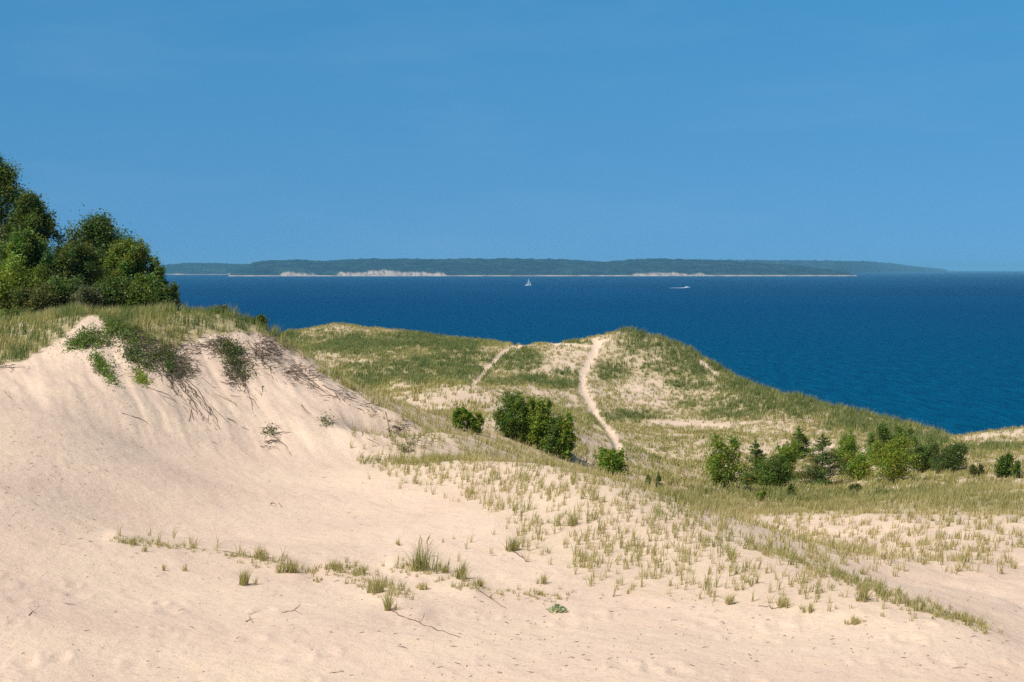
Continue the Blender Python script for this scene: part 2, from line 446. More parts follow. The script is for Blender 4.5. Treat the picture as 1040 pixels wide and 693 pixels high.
M = dict(sand=sand_material(), grass=plant_material('marram_blades', 0.3), leaf=plant_material('broad_leaves', 0.42, 0.5, 0.35), needle=plant_material('conifer_needles', 0.25, 0.6, 0.25),
         bark=flat_material('bark', (0.16, 0.125, 0.095)), root=flat_material('bleached_root', (0.15, 0.115, 0.085), 0.9, 0.1, 0.45), water=water_material(), hills=hills_material(),
         white=flat_material('white_gelcoat', (0.82, 0.83, 0.84), 0.35, 0.5, 0.04), sail=flat_material('sail_cloth', (0.85, 0.85, 0.83), 0.8, 0.1, 0.05), dark=flat_material('dark_fitting', (0.05, 0.06, 0.08), 0.4, 0.4, 0.1),
         foam=flat_material('wake_foam', (0.55, 0.68, 0.75), 0.7, 0.3, 0.3, 0.2), alu=flat_material('spar_alloy', (0.6, 0.61, 0.62), 0.4, 0.5, 0.05))


# ------------------------------------------------------------------ object helpers
def mesh_np(name, V, faces, material, cols=None, attr=None, smooth=False):
    """faces: (n,3) or (n,4) array, or a list of such arrays"""
    if not isinstance(faces, list): faces = [faces]
    me = bpy.data.meshes.new(name)
    V = np.asarray(V, np.float32)
    me.vertices.add(len(V)); me.vertices.foreach_set('co', V.ravel())
    loops = np.concatenate([f.ravel() for f in faces]).astype(np.int32)
    tot = np.concatenate([np.full(len(f), f.shape[1]) for f in faces]).astype(np.int32)
    start = np.concatenate([[0], np.cumsum(tot)[:-1]]).astype(np.int32)
    me.loops.add(len(loops)); me.loops.foreach_set('vertex_index', loops)
    me.polygons.add(len(tot)); me.polygons.foreach_set('loop_start', start); me.polygons.foreach_set('loop_total', tot)
    if smooth: me.polygons.foreach_set('use_smooth', np.ones(len(tot), bool))
    me.update(calc_edges=True)
    if cols is not None:
        a = me.color_attributes.new('Col', 'FLOAT_COLOR', 'POINT')
        a.data.foreach_set('color', np.concatenate([np.clip(cols, 0, 1), np.ones((len(V), 1))], 1).astype(np.float32).ravel())
    for k, v in (attr or {}).items():
        a = me.attributes.new(k, 'FLOAT', 'POINT'); a.data.foreach_set('value', np.asarray(v, np.float32).ravel())
    me.materials.append(material)
    return me


def link(name, me, parent=None, loc=None):
    o = bpy.data.objects.new(name, me); C.objects.link(o)
    if parent is not None: o.parent = parent
    if loc is not None: o.location = loc
    return o


def tag(o, label=None, cat=None, group=None, kind=None):
    if label: o['label'] = label
    if cat: o['category'] = cat
    if group: o['group'] = group
    if kind: o['kind'] = kind
    return o


# ------------------------------------------------------------------ terrain mesh
def grid_faces(nv, nu):
    i = np.arange(nv * nu).reshape(nv, nu)
    return np.stack([i[:-1, :-1], i[:-1, 1:], i[1:, 1:], i[1:, :-1]], -1).reshape(-1, 4)


gpx, gpy = project(GX, np.maximum(GY, 1.0), GZ)
hd, hg, hp = hill_mask(gpx, gpy, GY)
lt = left_top(gpx, gpy, GY)
isback = sstep(0, 3, GY - crest_d(gpx))
litter = isback * (0.04 + 0.80 * hd) * (1 - hp) * np.where(hd > 0.02, 1, 0.0) * (0.6 + 0.6 * hg)
litter = litter * (1 - 0.65 * sstep(518, 530, gpy)) * (0.35 + 0.65 * sstep(1, 6, GY - crest_d(gpx)))
litter = np.maximum(litter, lt * 0.8)
fm = np.clip(front_mask(gpx, gpy, GY) * 0.05, 0, 0.14) * (1 - isback) * (GY > 30)
litter = np.clip(np.maximum(litter, fm), 0, 0.92)
me = mesh_np('dunes', np.stack([GX, GY, GZ], -1).reshape(-1, 3), grid_faces(NV, NU), M['sand'], attr={'litter': litter}, smooth=True)
tag(link('dunes', me), kind='structure')

# ------------------------------------------------------------------ grass
PAL = np.array([[0.085, 0.145, 0.03], [0.165, 0.215, 0.05], [0.33, 0.31, 0.10], [0.47, 0.40, 0.17], [0.56, 0.46, 0.25]])


def tufts(X, Y, Z, h, green, nb, width, spread, lean=0.45, seed=0, wind=(0.16, 0.05)):
    """fans of bent, tapering blades growing out of the ground at X, Y, Z"""
    r = np.random.default_rng(seed)
    N = len(X); n_ = N * nb
    rep = lambda a: np.repeat(np.broadcast_to(np.asarray(a, float), (N,)), nb)
    az = r.uniform(0, 2 * np.pi, n_); out = np.abs(r.normal(0, 1, n_)) * lean
    out = np.clip(out, 0, 1.1)
    hh = rep(h) * r.uniform(0.45, 1.1, n_)
    br = rep(spread) * np.sqrt(r.uniform(0, 1, n_))
    baz = r.uniform(0, 2 * np.pi, n_)
    bx = rep(X) + br * np.cos(baz); by = rep(Y) + br * np.sin(baz)
    bz = ground(bx, by) - 0.02
    dx = np.cos(az) * out + wind[0]; dy = np.sin(az) * out + wind[1]
    fa = r.uniform(0, np.pi, n_); wx_, wy_ = np.cos(fa), np.sin(fa) * 0.6
    w = rep(width) * r.uniform(0.6, 1.2, n_) * 0.5
    up1 = hh * 0.55; up2 = hh / np.sqrt(1 + 0.8 * out ** 2)
    V = np.empty((n_, 5, 3))
    V[:, 0] = np.stack([bx - wx_ * w, by - wy_ * w, bz], -1); V[:, 1] = np.stack([bx + wx_ * w, by + wy_ * w, bz], -1)
    mx = bx + dx * hh * 0.38; my = by + dy * hh * 0.38
    V[:, 2] = np.stack([mx + wx_ * w * 0.8, my + wy_ * w * 0.8, bz + up1], -1); V[:, 3] = np.stack([mx - wx_ * w * 0.8, my - wy_ * w * 0.8, bz + up1], -1)
    V[:, 4] = np.stack([bx + dx * hh, by + dy * hh, bz + up2], -1)
    b = np.arange(n_)[:, None] * 5
    q4 = b + np.array([[0, 1, 2, 3]]); t3 = b + np.array([[3, 2, 4]])
    g = np.clip(rep(green) + r.normal(0, 0.13, n_), 0, 1)
    idx = (1 - g) * (len(PAL) - 1)
    i0 = np.clip(idx.astype(int), 0, len(PAL) - 2); fr = (idx - i0)[:, None]
    col = (PAL[i0] * (1 - fr) + PAL[i0 + 1] * fr) * r.uniform(0.75, 1.25, n_)[:, None]
    Cc = np.repeat(col[:, None], 5, 1)
    Cc[:, 4] = Cc[:, 4] * 0.5 + 0.5 * np.array([0.42, 0.36, 0.19]); Cc[:, :2] = Cc[:, :2] * 0.75 + 0.25 * np.array([0.36, 0.29, 0.18])
    return V.reshape(-1, 3), [q4, t3], Cc.reshape(-1, 3)


def candidates(y0, y1, umax, per, seed):
    r = np.random.default_rng(seed)
    N = int(umax * (y1 * y1 - y0 * y0) * per)
    Y = np.sqrt(r.uniform(y0 * y0, y1 * y1, N)); X = r.uniform(-umax, umax, N) * Y
    Z = ground(X, Y)
    px, py = project(X, Y, Z)
    return r, X, Y, Z, px, py


def grass_object(name, label, X, Y, Z, h, green, nb, width, spread, lean, seed):
    V, Fc, cl = tufts(X, Y, Z, h, green, nb, width, spread, lean, seed)
    tag(link(name, mesh_np(name, V, Fc, M['grass'], cl)), label, 'grass', kind='stuff')


# tufts on the mound and the lip in front
r, X, Y, Z, px, py = candidates(34, 80, 0.48, 26, 1)
d_ = front_mask(px, py, Y) * (Y < crest_d(px) + 1.0)
k = r.uniform(0, 26, len(X)) < d_ * (px > -900)
thin = np.clip((np.interp(px, *MOUND_LOW) - py) / 60, 0, 1)
grass_object('marram_grass', 'sparse yellow green marram tufts dotted over the pale foreground mound', X[k], Y[k], Z[k], ((0.34 + 0.20 * vnoise(px / 20, py / 8, 2)) * (1 - .4 * (px > 845)))[k] * r.uniform(0.5, 1.2, k.sum()),
             (0.05 + 0.40 * vnoise(px / 25, py / 10, 5) + 0.12 * (d_ > 9))[k], 9, 0.016, 0.06, 0.42, 2)
print('front', k.sum())


def grass_line(name, label, pts, n_, spread_, hlo, hhi, g, nb, width, seed):
    r = np.random.default_rng(seed)
    W = np.array([hit(a, b, 30, 75)[:2] for a, b in pts]); seg = np.concatenate([[0], np.cumsum(np.hypot(*np.diff(W, axis=0).T))])
    u = r.uniform(0, seg[-1], n_); u = u[r.random(n_) < 0.25 + vnoise(u / 0.8, 0 * u, seed)]
    X = np.interp(u, seg, W[:, 0]) + r.normal(0, spread_, len(u)); Y = np.interp(u, seg, W[:, 1]) + r.normal(0, spread_, len(u))
    grass_object(name, label, X, Y, ground(X, Y), r.uniform(hlo, hhi, len(u)) * (0.65 + .6 * vnoise(u / 1.1, 0 * u, seed + 1)), np.clip(g + r.normal(0, .12, len(u)), 0, 1), nb, width, .06, .42, seed + 2)


grass_line('crest_grass', 'thin dense line of grass running down the crest of the mound to the right', [(760, 554), (800, 567), (830, 578), (860, 590), (890, 602), (920, 614), (950, 624), (975, 632), (1000, 640)], 400, .28, .10, .36, .34, 11, .016, 71)
grass_line('lip_grass', 'thin uneven line of short grass along the low lip across the basin', [(120, 550), (170, 554), (205, 560), (230, 562), (262, 569), (300, 580), (335, 577), (372, 590), (400, 606)], 330, .30, .08, .32, .35, 11, .015, 75)
grass_line('lip_grass', 'short uneven grass tufts between the bright green clumps on the near lip', [(405, 575), (440, 583), (480, 596), (520, 604), (570, 606)], 170, .32, .08, .26, .3, 11, .015, 79)
# back slopes of the mound, and the valley
r, X, Y, Z, px, py = candidates(42, 100, 0.42, 12, 3)
hd_, hg_, hp_ = hill_mask(px, py, Y)
dep = Y - crest_d(px)
k = (r.uniform(0, 1, len(X)) < hd_ * np.where(py > 520, 0.80, 0.85)) & ((dep > 0.5) | ((px > 480) & (py < np.interp(px, [480, 500, 560, 620, 680, 740, 800, 860, 920, 1000], [467, 467, 472, 488, 512, 542, 563, 585, 609, 637]) - 1) & (dep > -6))) & (px > 300)
k &= ~((px < 470) & (dep < 1.2))
print('valley', k.sum())
grass_object('valley_grass', 'olive and straw coloured marram grass filling the valley behind the mound', X[k], Y[k], Z[k], (0.38 + 0.15 * hg_)[k] * r.uniform(0.55, 1.1, k.sum()), (0.10 + 0.50 * hg_)[k], 9, 0.028, 0.12, 0.33, 4)
# far grassy hill
r, X, Y, Z, px, py = candidates(95, 240, 0.36, 8, 5)
hd_, hg_, hp_ = hill_mask(px, py, Y)
k = (r.uniform(0, 1, len(X)) < hd_ * 0.92 + 0.0) & (px > 230) & (Y < edge_d(X, Y) + 7)
print('hill', k.sum())
grass_object('hillside_grass', 'low olive green marram grass covering the far dune ridge with its sand paths', X[k], Y[k], Z[k], ((0.36 + 0.26 * hg_) * (1 + .5 * (poly_dist(px, py, [(640, 342), (700, 367), (780, 406), (950, 448)]) < 12)))[k] * r.uniform(0.6, 1.2, k.sum()), (0.30 + 0.62 * hg_)[k], 7, 0.055, 0.22, 0.4, 6)
# top of the left dune
r, X, Y, Z, px, py = candidates(66, 150, 0.62, 10, 7)
lt_ = left_top(px, py, Y)
k = (r.uniform(0, 1, len(X)) < lt_ * 0.9) & (px < 300) & (Y < edge_d(X, Y) + 2)
print('top', k.sum())
grass_object('dune_top_grass', 'tall thick green and golden grass along the top of the left dune below the trees', X[k], Y[k], Z[k], (0.45 + 0.3 * vnoise(px / 18, py / 9, 6))[k] * r.uniform(0.7, 1.25, k.sum()),
             (0.72 + 0.7 * fbm(px / 22, py / 9, 3, 61))[k], 10, 0.03, 0.16, 0.3, 8)

# single clumps that stand apart on the sand: photo x, base y, height px, width px, greenness, label
CL = [(131, 553, 9, 22, .35, 'low pale grass clump at the left end of the thin grass line on sand'),
      (147, 561, 11, 6, .3, 'tiny narrow grass sprig just below the left end of the grass line'),
      (186, 580, 11, 8, .35, 'small dark leaning sprig alone on the sand just below the thin grass line'),
      (166, 579, 10, 6, .25, 'small thin straw sprig left of the dark leaning sprig on the bare sand'),
      (247, 595, 22, 24, .5, 'wide green and straw clump standing below the grass line on the sand'),
      (262, 568, 19, 22, .3, 'grey green feathery clump at the start of the rise in the grass line'),
      (292, 582, 21, 30, .5, 'broad dense clump on the crest of the low lip, right of the feathery clump'),
      (322, 591, 9, 10, .35, 'short two bladed sprig just right of and below the broad dense clump'),
      (341, 578, 13, 26, .55, 'dark green flat clump on the lip between the two denser tuft groups'),
      (366, 583, 13, 16, .5, 'small green clump on the lip, just right of the dark flat clump'),
      (380, 602, 18, 20, .55, 'rounded green clump above the one at the lower end of the lip'),
      (394, 620, 26, 16, .5, 'upright green clump at the lower end of the lip with a root trailing away'),
      (428, 580, 36, 30, .75, 'tallest bright green clump with thin seed heads rising above it'),
      (449, 583, 15, 13, .6, 'small green clump immediately right of the tallest clump'),
      (468, 588, 25, 18, .7, 'spiky deep green clump, second to the right of the tallest clump'),
      (487, 596, 14, 12, .35, 'short straw coloured clump right of the spiky deep green clump'),
      (429, 599, 12, 16, .25, 'fan shaped straw tuft alone on the sand below the tallest clump'),
      (520, 560, 22, 20, .65, 'dark bushy clump beside the grey driftwood stick on the mound'),
      (552, 593, 15, 15, .3, 'yellowish clump at the lower edge of the mound, below the driftwood stick'),
      (477, 503, 12, 10, .3, 'small clump at the left edge of the mound tufts, high on the smooth sand'),
      (404, 554, 9, 9, .45, 'tiny paired sprig in the bare sand between mound and tallest clump'),
      (580, 534, 22, 16, .6, 'tall grey green clump in the middle of the mound tufts'),
      (877, 610, 24, 18, .45, 'thick golden clump hugging the mound crest near its lower right end'),
      (740, 614, 17, 12, .3, 'upright straw clump at the lower edge of the mound, towards the right'),
      (795, 617, 15, 18, .25, 'spreading straw clump below the middle of the crest line'),
      (823, 621, 15, 14, .4, 'splayed green clump on sand just right of the spreading straw clump'),
      (866, 633, 9, 26, .3, 'low bent sprig lying along the sand near the right end of the mound'),
      (640, 602, 10, 8, .3, 'lone short sprig on the sand right of the silvery plant'),
      ]
for i, (px, py, hp_, wp, g, lab) in enumerate(CL):
    x, y, z = hit(px, py)
    s = y / F
    n_ = max(3, int(wp / 2.2))
    rr = np.random.default_rng(100 + i)
    cx = x + rr.normal(0, .20, n_) * wp * s; cy = y + rr.normal(0, .09, n_)
    hh = hp_ * .88 * s * (1 - 0.5 * np.abs(cx - x) / (wp * s * 0.6 + 1e-6)).clip(0.4, 1) * 1.1
    V, Fc, cl = tufts(cx, cy, ground(cx, cy), hh, np.full(n_, g * .75), 17, 0.014, wp * s * 0.09, 0.50, 200 + i)
    root = tag(link('grass_clump', None, None, (x, y, z)), lab, 'grass clump', 'marram clumps standing on the open sand')
    link('blades', mesh_np('blades', V - np.array([x, y, z]), Fc, M['grass'], cl), root)
    if i == 12:                                                # thin seed heads
        Vs, Fs, Cs = [], [], []
        for a in range(9):
            sx, sy = x + rr.normal(0, .1), y + rr.normal(0, .1); sh = rr.uniform(.7, 1.15); lx = rr.normal(0.15, .2)
            b0 = len(Vs)
            for (ox, zz, w) in ((0, 0, .005), (lx * .5, sh * .8, .005), (lx * .7, sh * .88, .014), (lx, sh, .003)):
                Vs += [(sx + ox - w, sy, z + zz), (sx + ox + w, sy, z + zz)]; Cs += [(.42, .34, .18)] * 2
            for c in range(3): Fs.append([b0 + 2 * c, b0 + 2 * c + 1, b0 + 2 * c + 3, b0 + 2 * c + 2])
        link('seed_heads', mesh_np('seed_heads', np.array(Vs) - np.array([x, y, z]), np.array(Fs), M['grass'], np.array(Cs)), root)


# ------------------------------------------------------------------ twigs, roots, debris
def tube_arrays(pts, radii, sides=5):
    pts = np.asarray(pts, float); n_ = len(pts)
    tan = np.gradient(pts, axis=0); tan /= np.linalg.norm(tan, axis=1)[:, None] + 1e-9
    ref = np.where(np.abs(tan[:, 2:3]) > 0.9, np.array([[1.0, 0, 0]]), np.array([[0, 0, 1.0]]))
    a = np.cross(tan, ref); a /= np.linalg.norm(a, axis=1)[:, None] + 1e-9
    b = np.cross(tan, a)
    th = np.linspace(0, 2 * np.pi, sides, endpoint=False)
    V = pts[:, None] + (a[:, None] * np.cos(th)[None, :, None] + b[:, None] * np.sin(th)[None, :, None]) * np.asarray(radii)[:, None, None]
    i = np.arange(n_ * sides).reshape(n_, sides); j = np.roll(i, -1, 1)
    return V.reshape(-1, 3), np.stack([i[:-1], j[:-1], j[1:], i[1:]], -1).reshape(-1, 4)


class Bag:
    def __init__(self): self.V = []; self.F = []; self.C = []; self.n = 0
    def tube(self, pts, radii, sides=5, col=None):
        V, Fc = tube_arrays(pts, radii, sides); self.add(V, Fc, col)
    def add(self, V, Fc, col=None):
        V = np.asarray(V, float); self.V.append(V); self.F.append(np.asarray(Fc) + self.n); self.n += len(V)
        if col is not None: self.C.append(np.broadcast_to(np.asarray(col, float), (len(V), 3)))
    def mesh(self, name, m, org=(0, 0, 0), smooth=False):
        by = {}
        for f in self.F: by.setdefault(f.shape[1], []).append(f)
        return mesh_np(name, np.concatenate(self.V) - np.array(org), [np.concatenate(v) for v in by.values()], m, np.concatenate(self.C) if self.C else None, smooth=smooth)


def strand(bag, px0, py0, px1, py1, rad, rr, dmin=60, wob=0.22):
    a = np.array(hit(px0, py0, dmin)); b = np.array(hit(px1, py1, dmin))
    if np.hypot(*(a - b)[:2]) > 22: return
    n_ = max(6, int(np.hypot(*(a - b)[:2]) / .5)); t = np.linspace(0, 1, n_)[:, None]
    P_ = a + (b - a) * t + np.cumsum(rr.normal(0, wob, (n_, 3)), 0) * .5 * np.sin(t * 3.1)
    P_[:, 2] = ground(P_[:, 0], P_[:, 1]) + rr.uniform(-.02, .02) + rr.normal(0, .03, n_)
    bag.tube(P_, rad * np.linspace(1, 0.35, n_), 4)


rr = np.random.default_rng(5)
bag = Bag()
for a in [(150, 362, 186, 400), (160, 366, 205, 425), (168, 368, 212, 430), (175, 372, 222, 436), (165, 378, 196, 424), (182, 380, 216, 420), (188, 384, 226, 430), (172, 382, 200, 418), (160, 372, 190, 405), (178, 386, 210, 428),
          (150, 395, 182, 415), (205, 392, 250, 425), (225, 352, 252, 395), (235, 350, 262, 405), (242, 358, 268, 402), (246, 372, 262, 420), (230, 362, 246, 392), (250, 345, 276, 385), (262, 350, 290, 392), (255, 420, 290, 436),
          (230, 420, 262, 440), (300, 385, 330, 405), (262, 436, 290, 460), (265, 440, 288, 458), (270, 440, 292, 462), (64, 410, 106, 430), (0, 398, 30, 418), (296, 372, 342, 402), (300, 380, 350, 412), (318, 390, 348, 402),
          (340, 400, 372, 418), (350, 405, 392, 430), (392, 422, 410, 446), (396, 430, 418, 452), (400, 428, 432, 456), (360, 434, 386, 452), (368, 440, 392, 456), (404, 420, 440, 446), (420, 440, 448, 462), (380, 412, 420, 436),
          (66, 356, 90, 344), (130, 420, 160, 440), (345, 385, 378, 405), (200, 445, 236, 462), (300, 408, 316, 418)]:
    for c in range(3 if a[0] > 145 and a[1] < 400 else (1 if rr.random() < .6 else 2)):
        o = rr.normal(0, 3.2, 4)
        strand(bag, a[0] + o[0], a[1] + o[1], a[2] + o[2], a[3] + o[3], rr.uniform(0.012, 0.030), rr)
for cx, cy, sx, sy, cnt in [(164, 360, 24, 12, 520), (184, 376, 12, 9, 260), (225, 352, 14, 9, 240), (240, 374, 9, 18, 420), (140, 346, 26, 10, 160), (272, 355, 14, 14, 220), (300, 378, 16, 8, 160), (205, 352, 10, 7, 40), (262, 362, 9, 14, 60), (282, 358, 7, 9, 50), (312, 386, 16, 8, 60), (403, 438, 9, 7, 50), (350, 404, 16, 6, 50), (424, 450, 12, 6, 30), (275, 452, 8, 6, 16), (376, 414, 12, 6, 30), (8, 375, 10, 3, 14)]:
    for c in range(cnt):
        x0, y0 = rr.normal(cx, sx * .6), rr.normal(cy, sy * .6)
        x, y, z = hit(x0, y0, 60)
        if y > 96: continue
        v = rr.normal(0, 1, 3) * np.array([0.35, 0.35, 0.10]); L = rr.uniform(.5, 1.3)
        p0 = np.array([x, y, z + rr.uniform(-.03, .12)]); bag.tube([p0 - v * L * .5, p0 + rr.normal(0, .04, 3), p0 + v * L * .5], [.012, .016, .006], 3)
tag(link('roots', bag.mesh('roots', M['root'])), 'grey brown dead roots and brushwood trailing down the face of the left dune', 'roots', kind='stuff')

bag = Bag()
for (x0, x1, y0, y1, cnt) in [(480, 780, 605, 682, 130), (0, 110, 440, 560, 110), (0, 350, 560, 690, 60), (60, 260, 395, 500, 70), (340, 560, 560, 690, 60), (760, 1040, 630, 690, 50), (880, 1040, 600, 640, 16), (260, 420, 470, 540, 24)]:
    for c in range(cnt):
        x, y, z = hit(rr.uniform(x0, x1), rr.uniform(y0, y1))
        L = rr.uniform(.03, .17) * (2.0 if rr.random() < .08 else 1)
        a = rr.uniform(0, np.pi); v = np.array([math.cos(a) * L, math.sin(a) * L * .6, rr.uniform(0, .04)])
        p0 = np.array([x, y, z + .01]); bag.tube([p0 - v * .5, p0 + rr.normal(0, .012, 3), p0 + v * .5], [.005, .009, .003], 3)
tag(link('debris', bag.mesh('debris', M['root'])), 'scattered dark bits of twig and dry stalk lying on the foreground sand', 'debris', kind='stuff')

# single sticks and trailing runners
for pts, rad, lab, nm, cat in [([(393, 618), (405, 625), (425, 634), (450, 642), (475, 650)], .013, 'long thin brown runner trailing down the sand from the upright green clump', 'trailing_root', 'root'),
                       ([(483, 598), (500, 610), (520, 622)], .012, 'short brown runner ending below the straw clump on the mound edge', 'trailing_root', 'root'),
                       ([(522, 561), (530, 567), (540, 574)], .02, 'grey driftwood stick lying beside the dark bushy clump', 'driftwood', 'driftwood'),
                       ([(228, 560), (262, 568), (300, 576), (312, 582)], .012, 'grey runner lying along the top of the grassy lip between the clumps', 'trailing_root', 'root'),
                       ([(286, 623), (298, 620), (310, 626)], .01, 'small dead branched twig on open sand below the grassy lip', 'twig', 'twig'),
                       ([(29, 626), (33, 622), (38, 625)], .01, 'small dead twig sticking up alone on the sand near the lower left corner', 'twig', 'twig'),
                       ([(249, 632), (255, 630), (258, 635)], .01, 'dark forked twig on open sand, left of the dead branched twig', 'twig', 'twig'),
                       ([(770, 616), (785, 618), (808, 615)], .010, 'bent dry stalk lying on sand left of the spreading straw clump', 'twig', 'twig')]:
    bag = Bag(); P_ = []
    for (x0, y0), (x1, y1) in zip(pts[:-1], pts[1:]):
        for t in np.linspace(0, 1, 4, endpoint=False):
            x, y, z = hit(x0 + (x1 - x0) * t + rr.normal(0, .6), y0 + (y1 - y0) * t + rr.normal(0, .5)); P_.append((x, y, z + rad * .8))
    P_ = np.array(P_); o0 = P_[0].copy()
    bag.tube(P_, np.linspace(rad, rad * .4, len(P_)), 6)
    for c in range(2 if nm == 'twig' else 1):
        m_ = P_[len(P_) // 2]; bag.tube([m_, m_ + np.array([rr.uniform(-.1, .15), rr.uniform(-.05, .1), rr.uniform(.06, .16)]), m_ + np.array([rr.uniform(-.2, .3), .1, rr.uniform(.1, .25)])], [rad * .6, rad * .5, rad * .2], 5)
    tag(link(nm, bag.mesh(nm, M['root'], o0, True), None, o0), lab, cat)


# ------------------------------------------------------------------ trees and shrubs
def leaf_quads(cen, size, rr, droop=0.0, aspect=0.55, flat=0.5):
    n_ = len(cen)
    a = rr.normal(0, 1, (n_, 3)); a[:, 2] = a[:, 2] * 0.6 - droop; a /= np.linalg.norm(a, axis=1)[:, None]
    b = rr.normal(0, 1, (n_, 3)); b[:, 2] *= flat; b -= a * (a * b).sum(1)[:, None]; b /= np.linalg.norm(b, axis=1)[:, None] + 1e-9
    s = size * rr.uniform(0.6, 1.25, n_)
    a = a * s[:, None]; b = b * (s * aspect)[:, None]
    nrm = np.cross(a, b) / (s[:, None] + 1e-9)
    V = np.stack([cen - a * .5, cen + b * .5 + nrm * .25, cen + a * .6, cen - b * .5 + nrm * .1], 1)
    i = np.arange(n_)[:, None] * 4
    return V.reshape(-1, 3), np.concatenate([i + np.array([[0, 1, 2]]), i + np.array([[0, 2, 3]])])


PALL = {'oak': (0.105, 0.16, 0.032), 'ash': (0.15, 0.21, 0.034), 'aspen': (0.23, 0.31, 0.036), 'lime': (0.26, 0.32, 0.04), 'maple': (0.14, 0.21, 0.034), 'dark': (0.105, 0.15, 0.032), 'spruce': (0.13, 0.175, 0.036), 'pine': (0.16, 0.21, 0.036), 'grey': (0.14, 0.16, 0.08), 'olive': (0.13, 0.15, 0.04)}


def colours(n_, groups, base, rr, var=0.3):
    base = np.array(PALL[base])
    g = rr.uniform(1 - var, 1 + var, groups.max() + 1)
    hue = rr.normal(0, 0.10, groups.max() + 1)
    c = base[None] * g[groups][:, None] * rr.uniform(0.8, 1.25, n_)[:, None]
    c[:, 0] *= 1 + hue[groups] * 2.0; c[:, 2] *= 1 - hue[groups]
    dead = rr.random(n_) < 0.012
    c[dead] = (0.16, 0.09, 0.04)
    return c


def broadleaf(name, label, cat, x, y, h, w, colour, seed, group=None, leaf=0.17, nleaf=9000, low=0.12, stems=1, taper=0.0, top=0.0, lean=0.0, fine=1.0):
    rr = np.random.default_rng(seed)
    z = float(ground(x, y)) - 0.05
    root = tag(link(name, None, None, (x, y, z)), label, cat, group)
    tips = []
    for s_ in range(stems):
        tr = Bag()
        a0 = 6.28 * s_ / stems + rr.uniform(-.5, .5); off = 0 if stems == 1 else w * rr.uniform(.10, .36)
        b = np.array([math.cos(a0) * off, math.sin(a0) * off, 0.0])
        top_ = b + np.array([lean * h + rr.normal(0, .04) * h, rr.normal(0, .04) * h, h * (0.92 if s_ == 0 else rr.uniform(.55, .95))])
        t = np.linspace(0, 1, 8)[:, None]
        spine = b * .12 + (top_ - b * .12) * np.concatenate([t, t, t], 1) ** np.array([.7, .7, 1.0]) + np.concatenate([np.zeros((1, 3)), np.cumsum(rr.normal(0, .012 * h, (7, 3)), 0)]) * np.array([1, 1, .2])
        r0 = 0.022 * h / math.sqrt(stems)
        if stems > 1: spine[0] = (0, 0, -0.05)
        tr.tube(spine, r0 * (1 - 0.85 * t[:, 0]), 7)
        nl = int(46 / math.sqrt(stems))
        for c in range(nl):
            u = rr.uniform(low, 1.0) ** 0.85
            p = np.array([np.interp(u, t[:, 0], spine[:, k_]) for k_ in range(3)])
            prof = math.sin(min(max((u - low * 0.4) / (1.02 - low * 0.4), 0), 1) ** (0.75 - 0.35 * taper) * math.pi) ** (0.7)
            if u < 0.35: prof = max(prof, 0.75)
            L = (w * 0.5 * prof * rr.uniform(0.45, 1.12) + 0.04 * w) * (1 if stems == 1 else .72)
            az = rr.uniform(0, 6.28) if stems == 1 else math.atan2(b[1], b[0]) + rr.normal(0, 1.2)
            e = p + np.array([math.cos(az) * L, math.sin(az) * L, L * rr.uniform(0.1, 0.6)])
            mid = (p + e) / 2 + np.array([0, 0, L * rr.uniform(-.08, .1)])
            tr.tube([p, mid, e], [r0 * .38 * (1.1 - u), r0 * .25 * (1.1 - u), r0 * .06], 5)
            tips += [(e, 1.0), (mid, .8)]
            for q_ in range(3):
                f = rr.uniform(.5, 1); s0 = p + (e - p) * f
                e2 = s0 + rr.normal(0, 1, 3) * L * .30 * np.array([1, 1, .8]); tr.tube([s0, e2], [r0 * .12, r0 * .03], 4); tips.append((e2, .8))
        tips.append((spine[-1], .7))
        if stems > 1:
            for q_ in range(5):
                f = rr.uniform(.55, 1.0); p = np.array([np.interp(f, t[:, 0], spine[:, k_]) for k_ in range(3)])
                e = p + np.array([rr.normal(0, .13) * w, rr.normal(0, .13) * w, h * rr.uniform(.12, .26)]); e[2] = min(e[2], h * 1.04)
                tr.tube([p, e], [r0 * .2, r0 * .05], 4); tips += [(e, .32), ((p + e) / 2, .45)]
        tips.append((spine[-1] + np.array([rr.normal(0, .03) * w, 0, h * .04]), .4))
        nm_ = 'trunk' if stems == 1 else 'stem'
        link(nm_, tr.mesh(nm_, M['bark'], smooth=True), root)
    nt_ = len(tips); per = max(nleaf // nt_, 6)
    cen = []; grp = []
    for gi, (p, sz) in enumerate(tips):
        k_ = int(per * sz * rr.uniform(.6, 1.4)) + 3
        v = rr.normal(0, 1, (k_, 3)) * w * (0.058 if stems == 1 else 0.066) * fine * sz * (np.array([.95, .95, 1.25]) if stems == 1 else np.array([1.0, 1.0, 1.15]))
        cen.append(p + v); grp += [gi] * k_
    cen = np.concatenate(cen); grp = np.array(grp)
    cen[:, 2] = np.where(cen[:, 2] < 0.03 * h, 0.03 * h + np.abs(cen[:, 2]) * .5, cen[:, 2])
    V, Fc = leaf_quads(cen, leaf, rr)
    col = np.repeat(colours(len(cen), grp, colour, rr), 4, 0)
    link('crown', mesh_np('crown', V, Fc, M['leaf'], col), root)
    return root


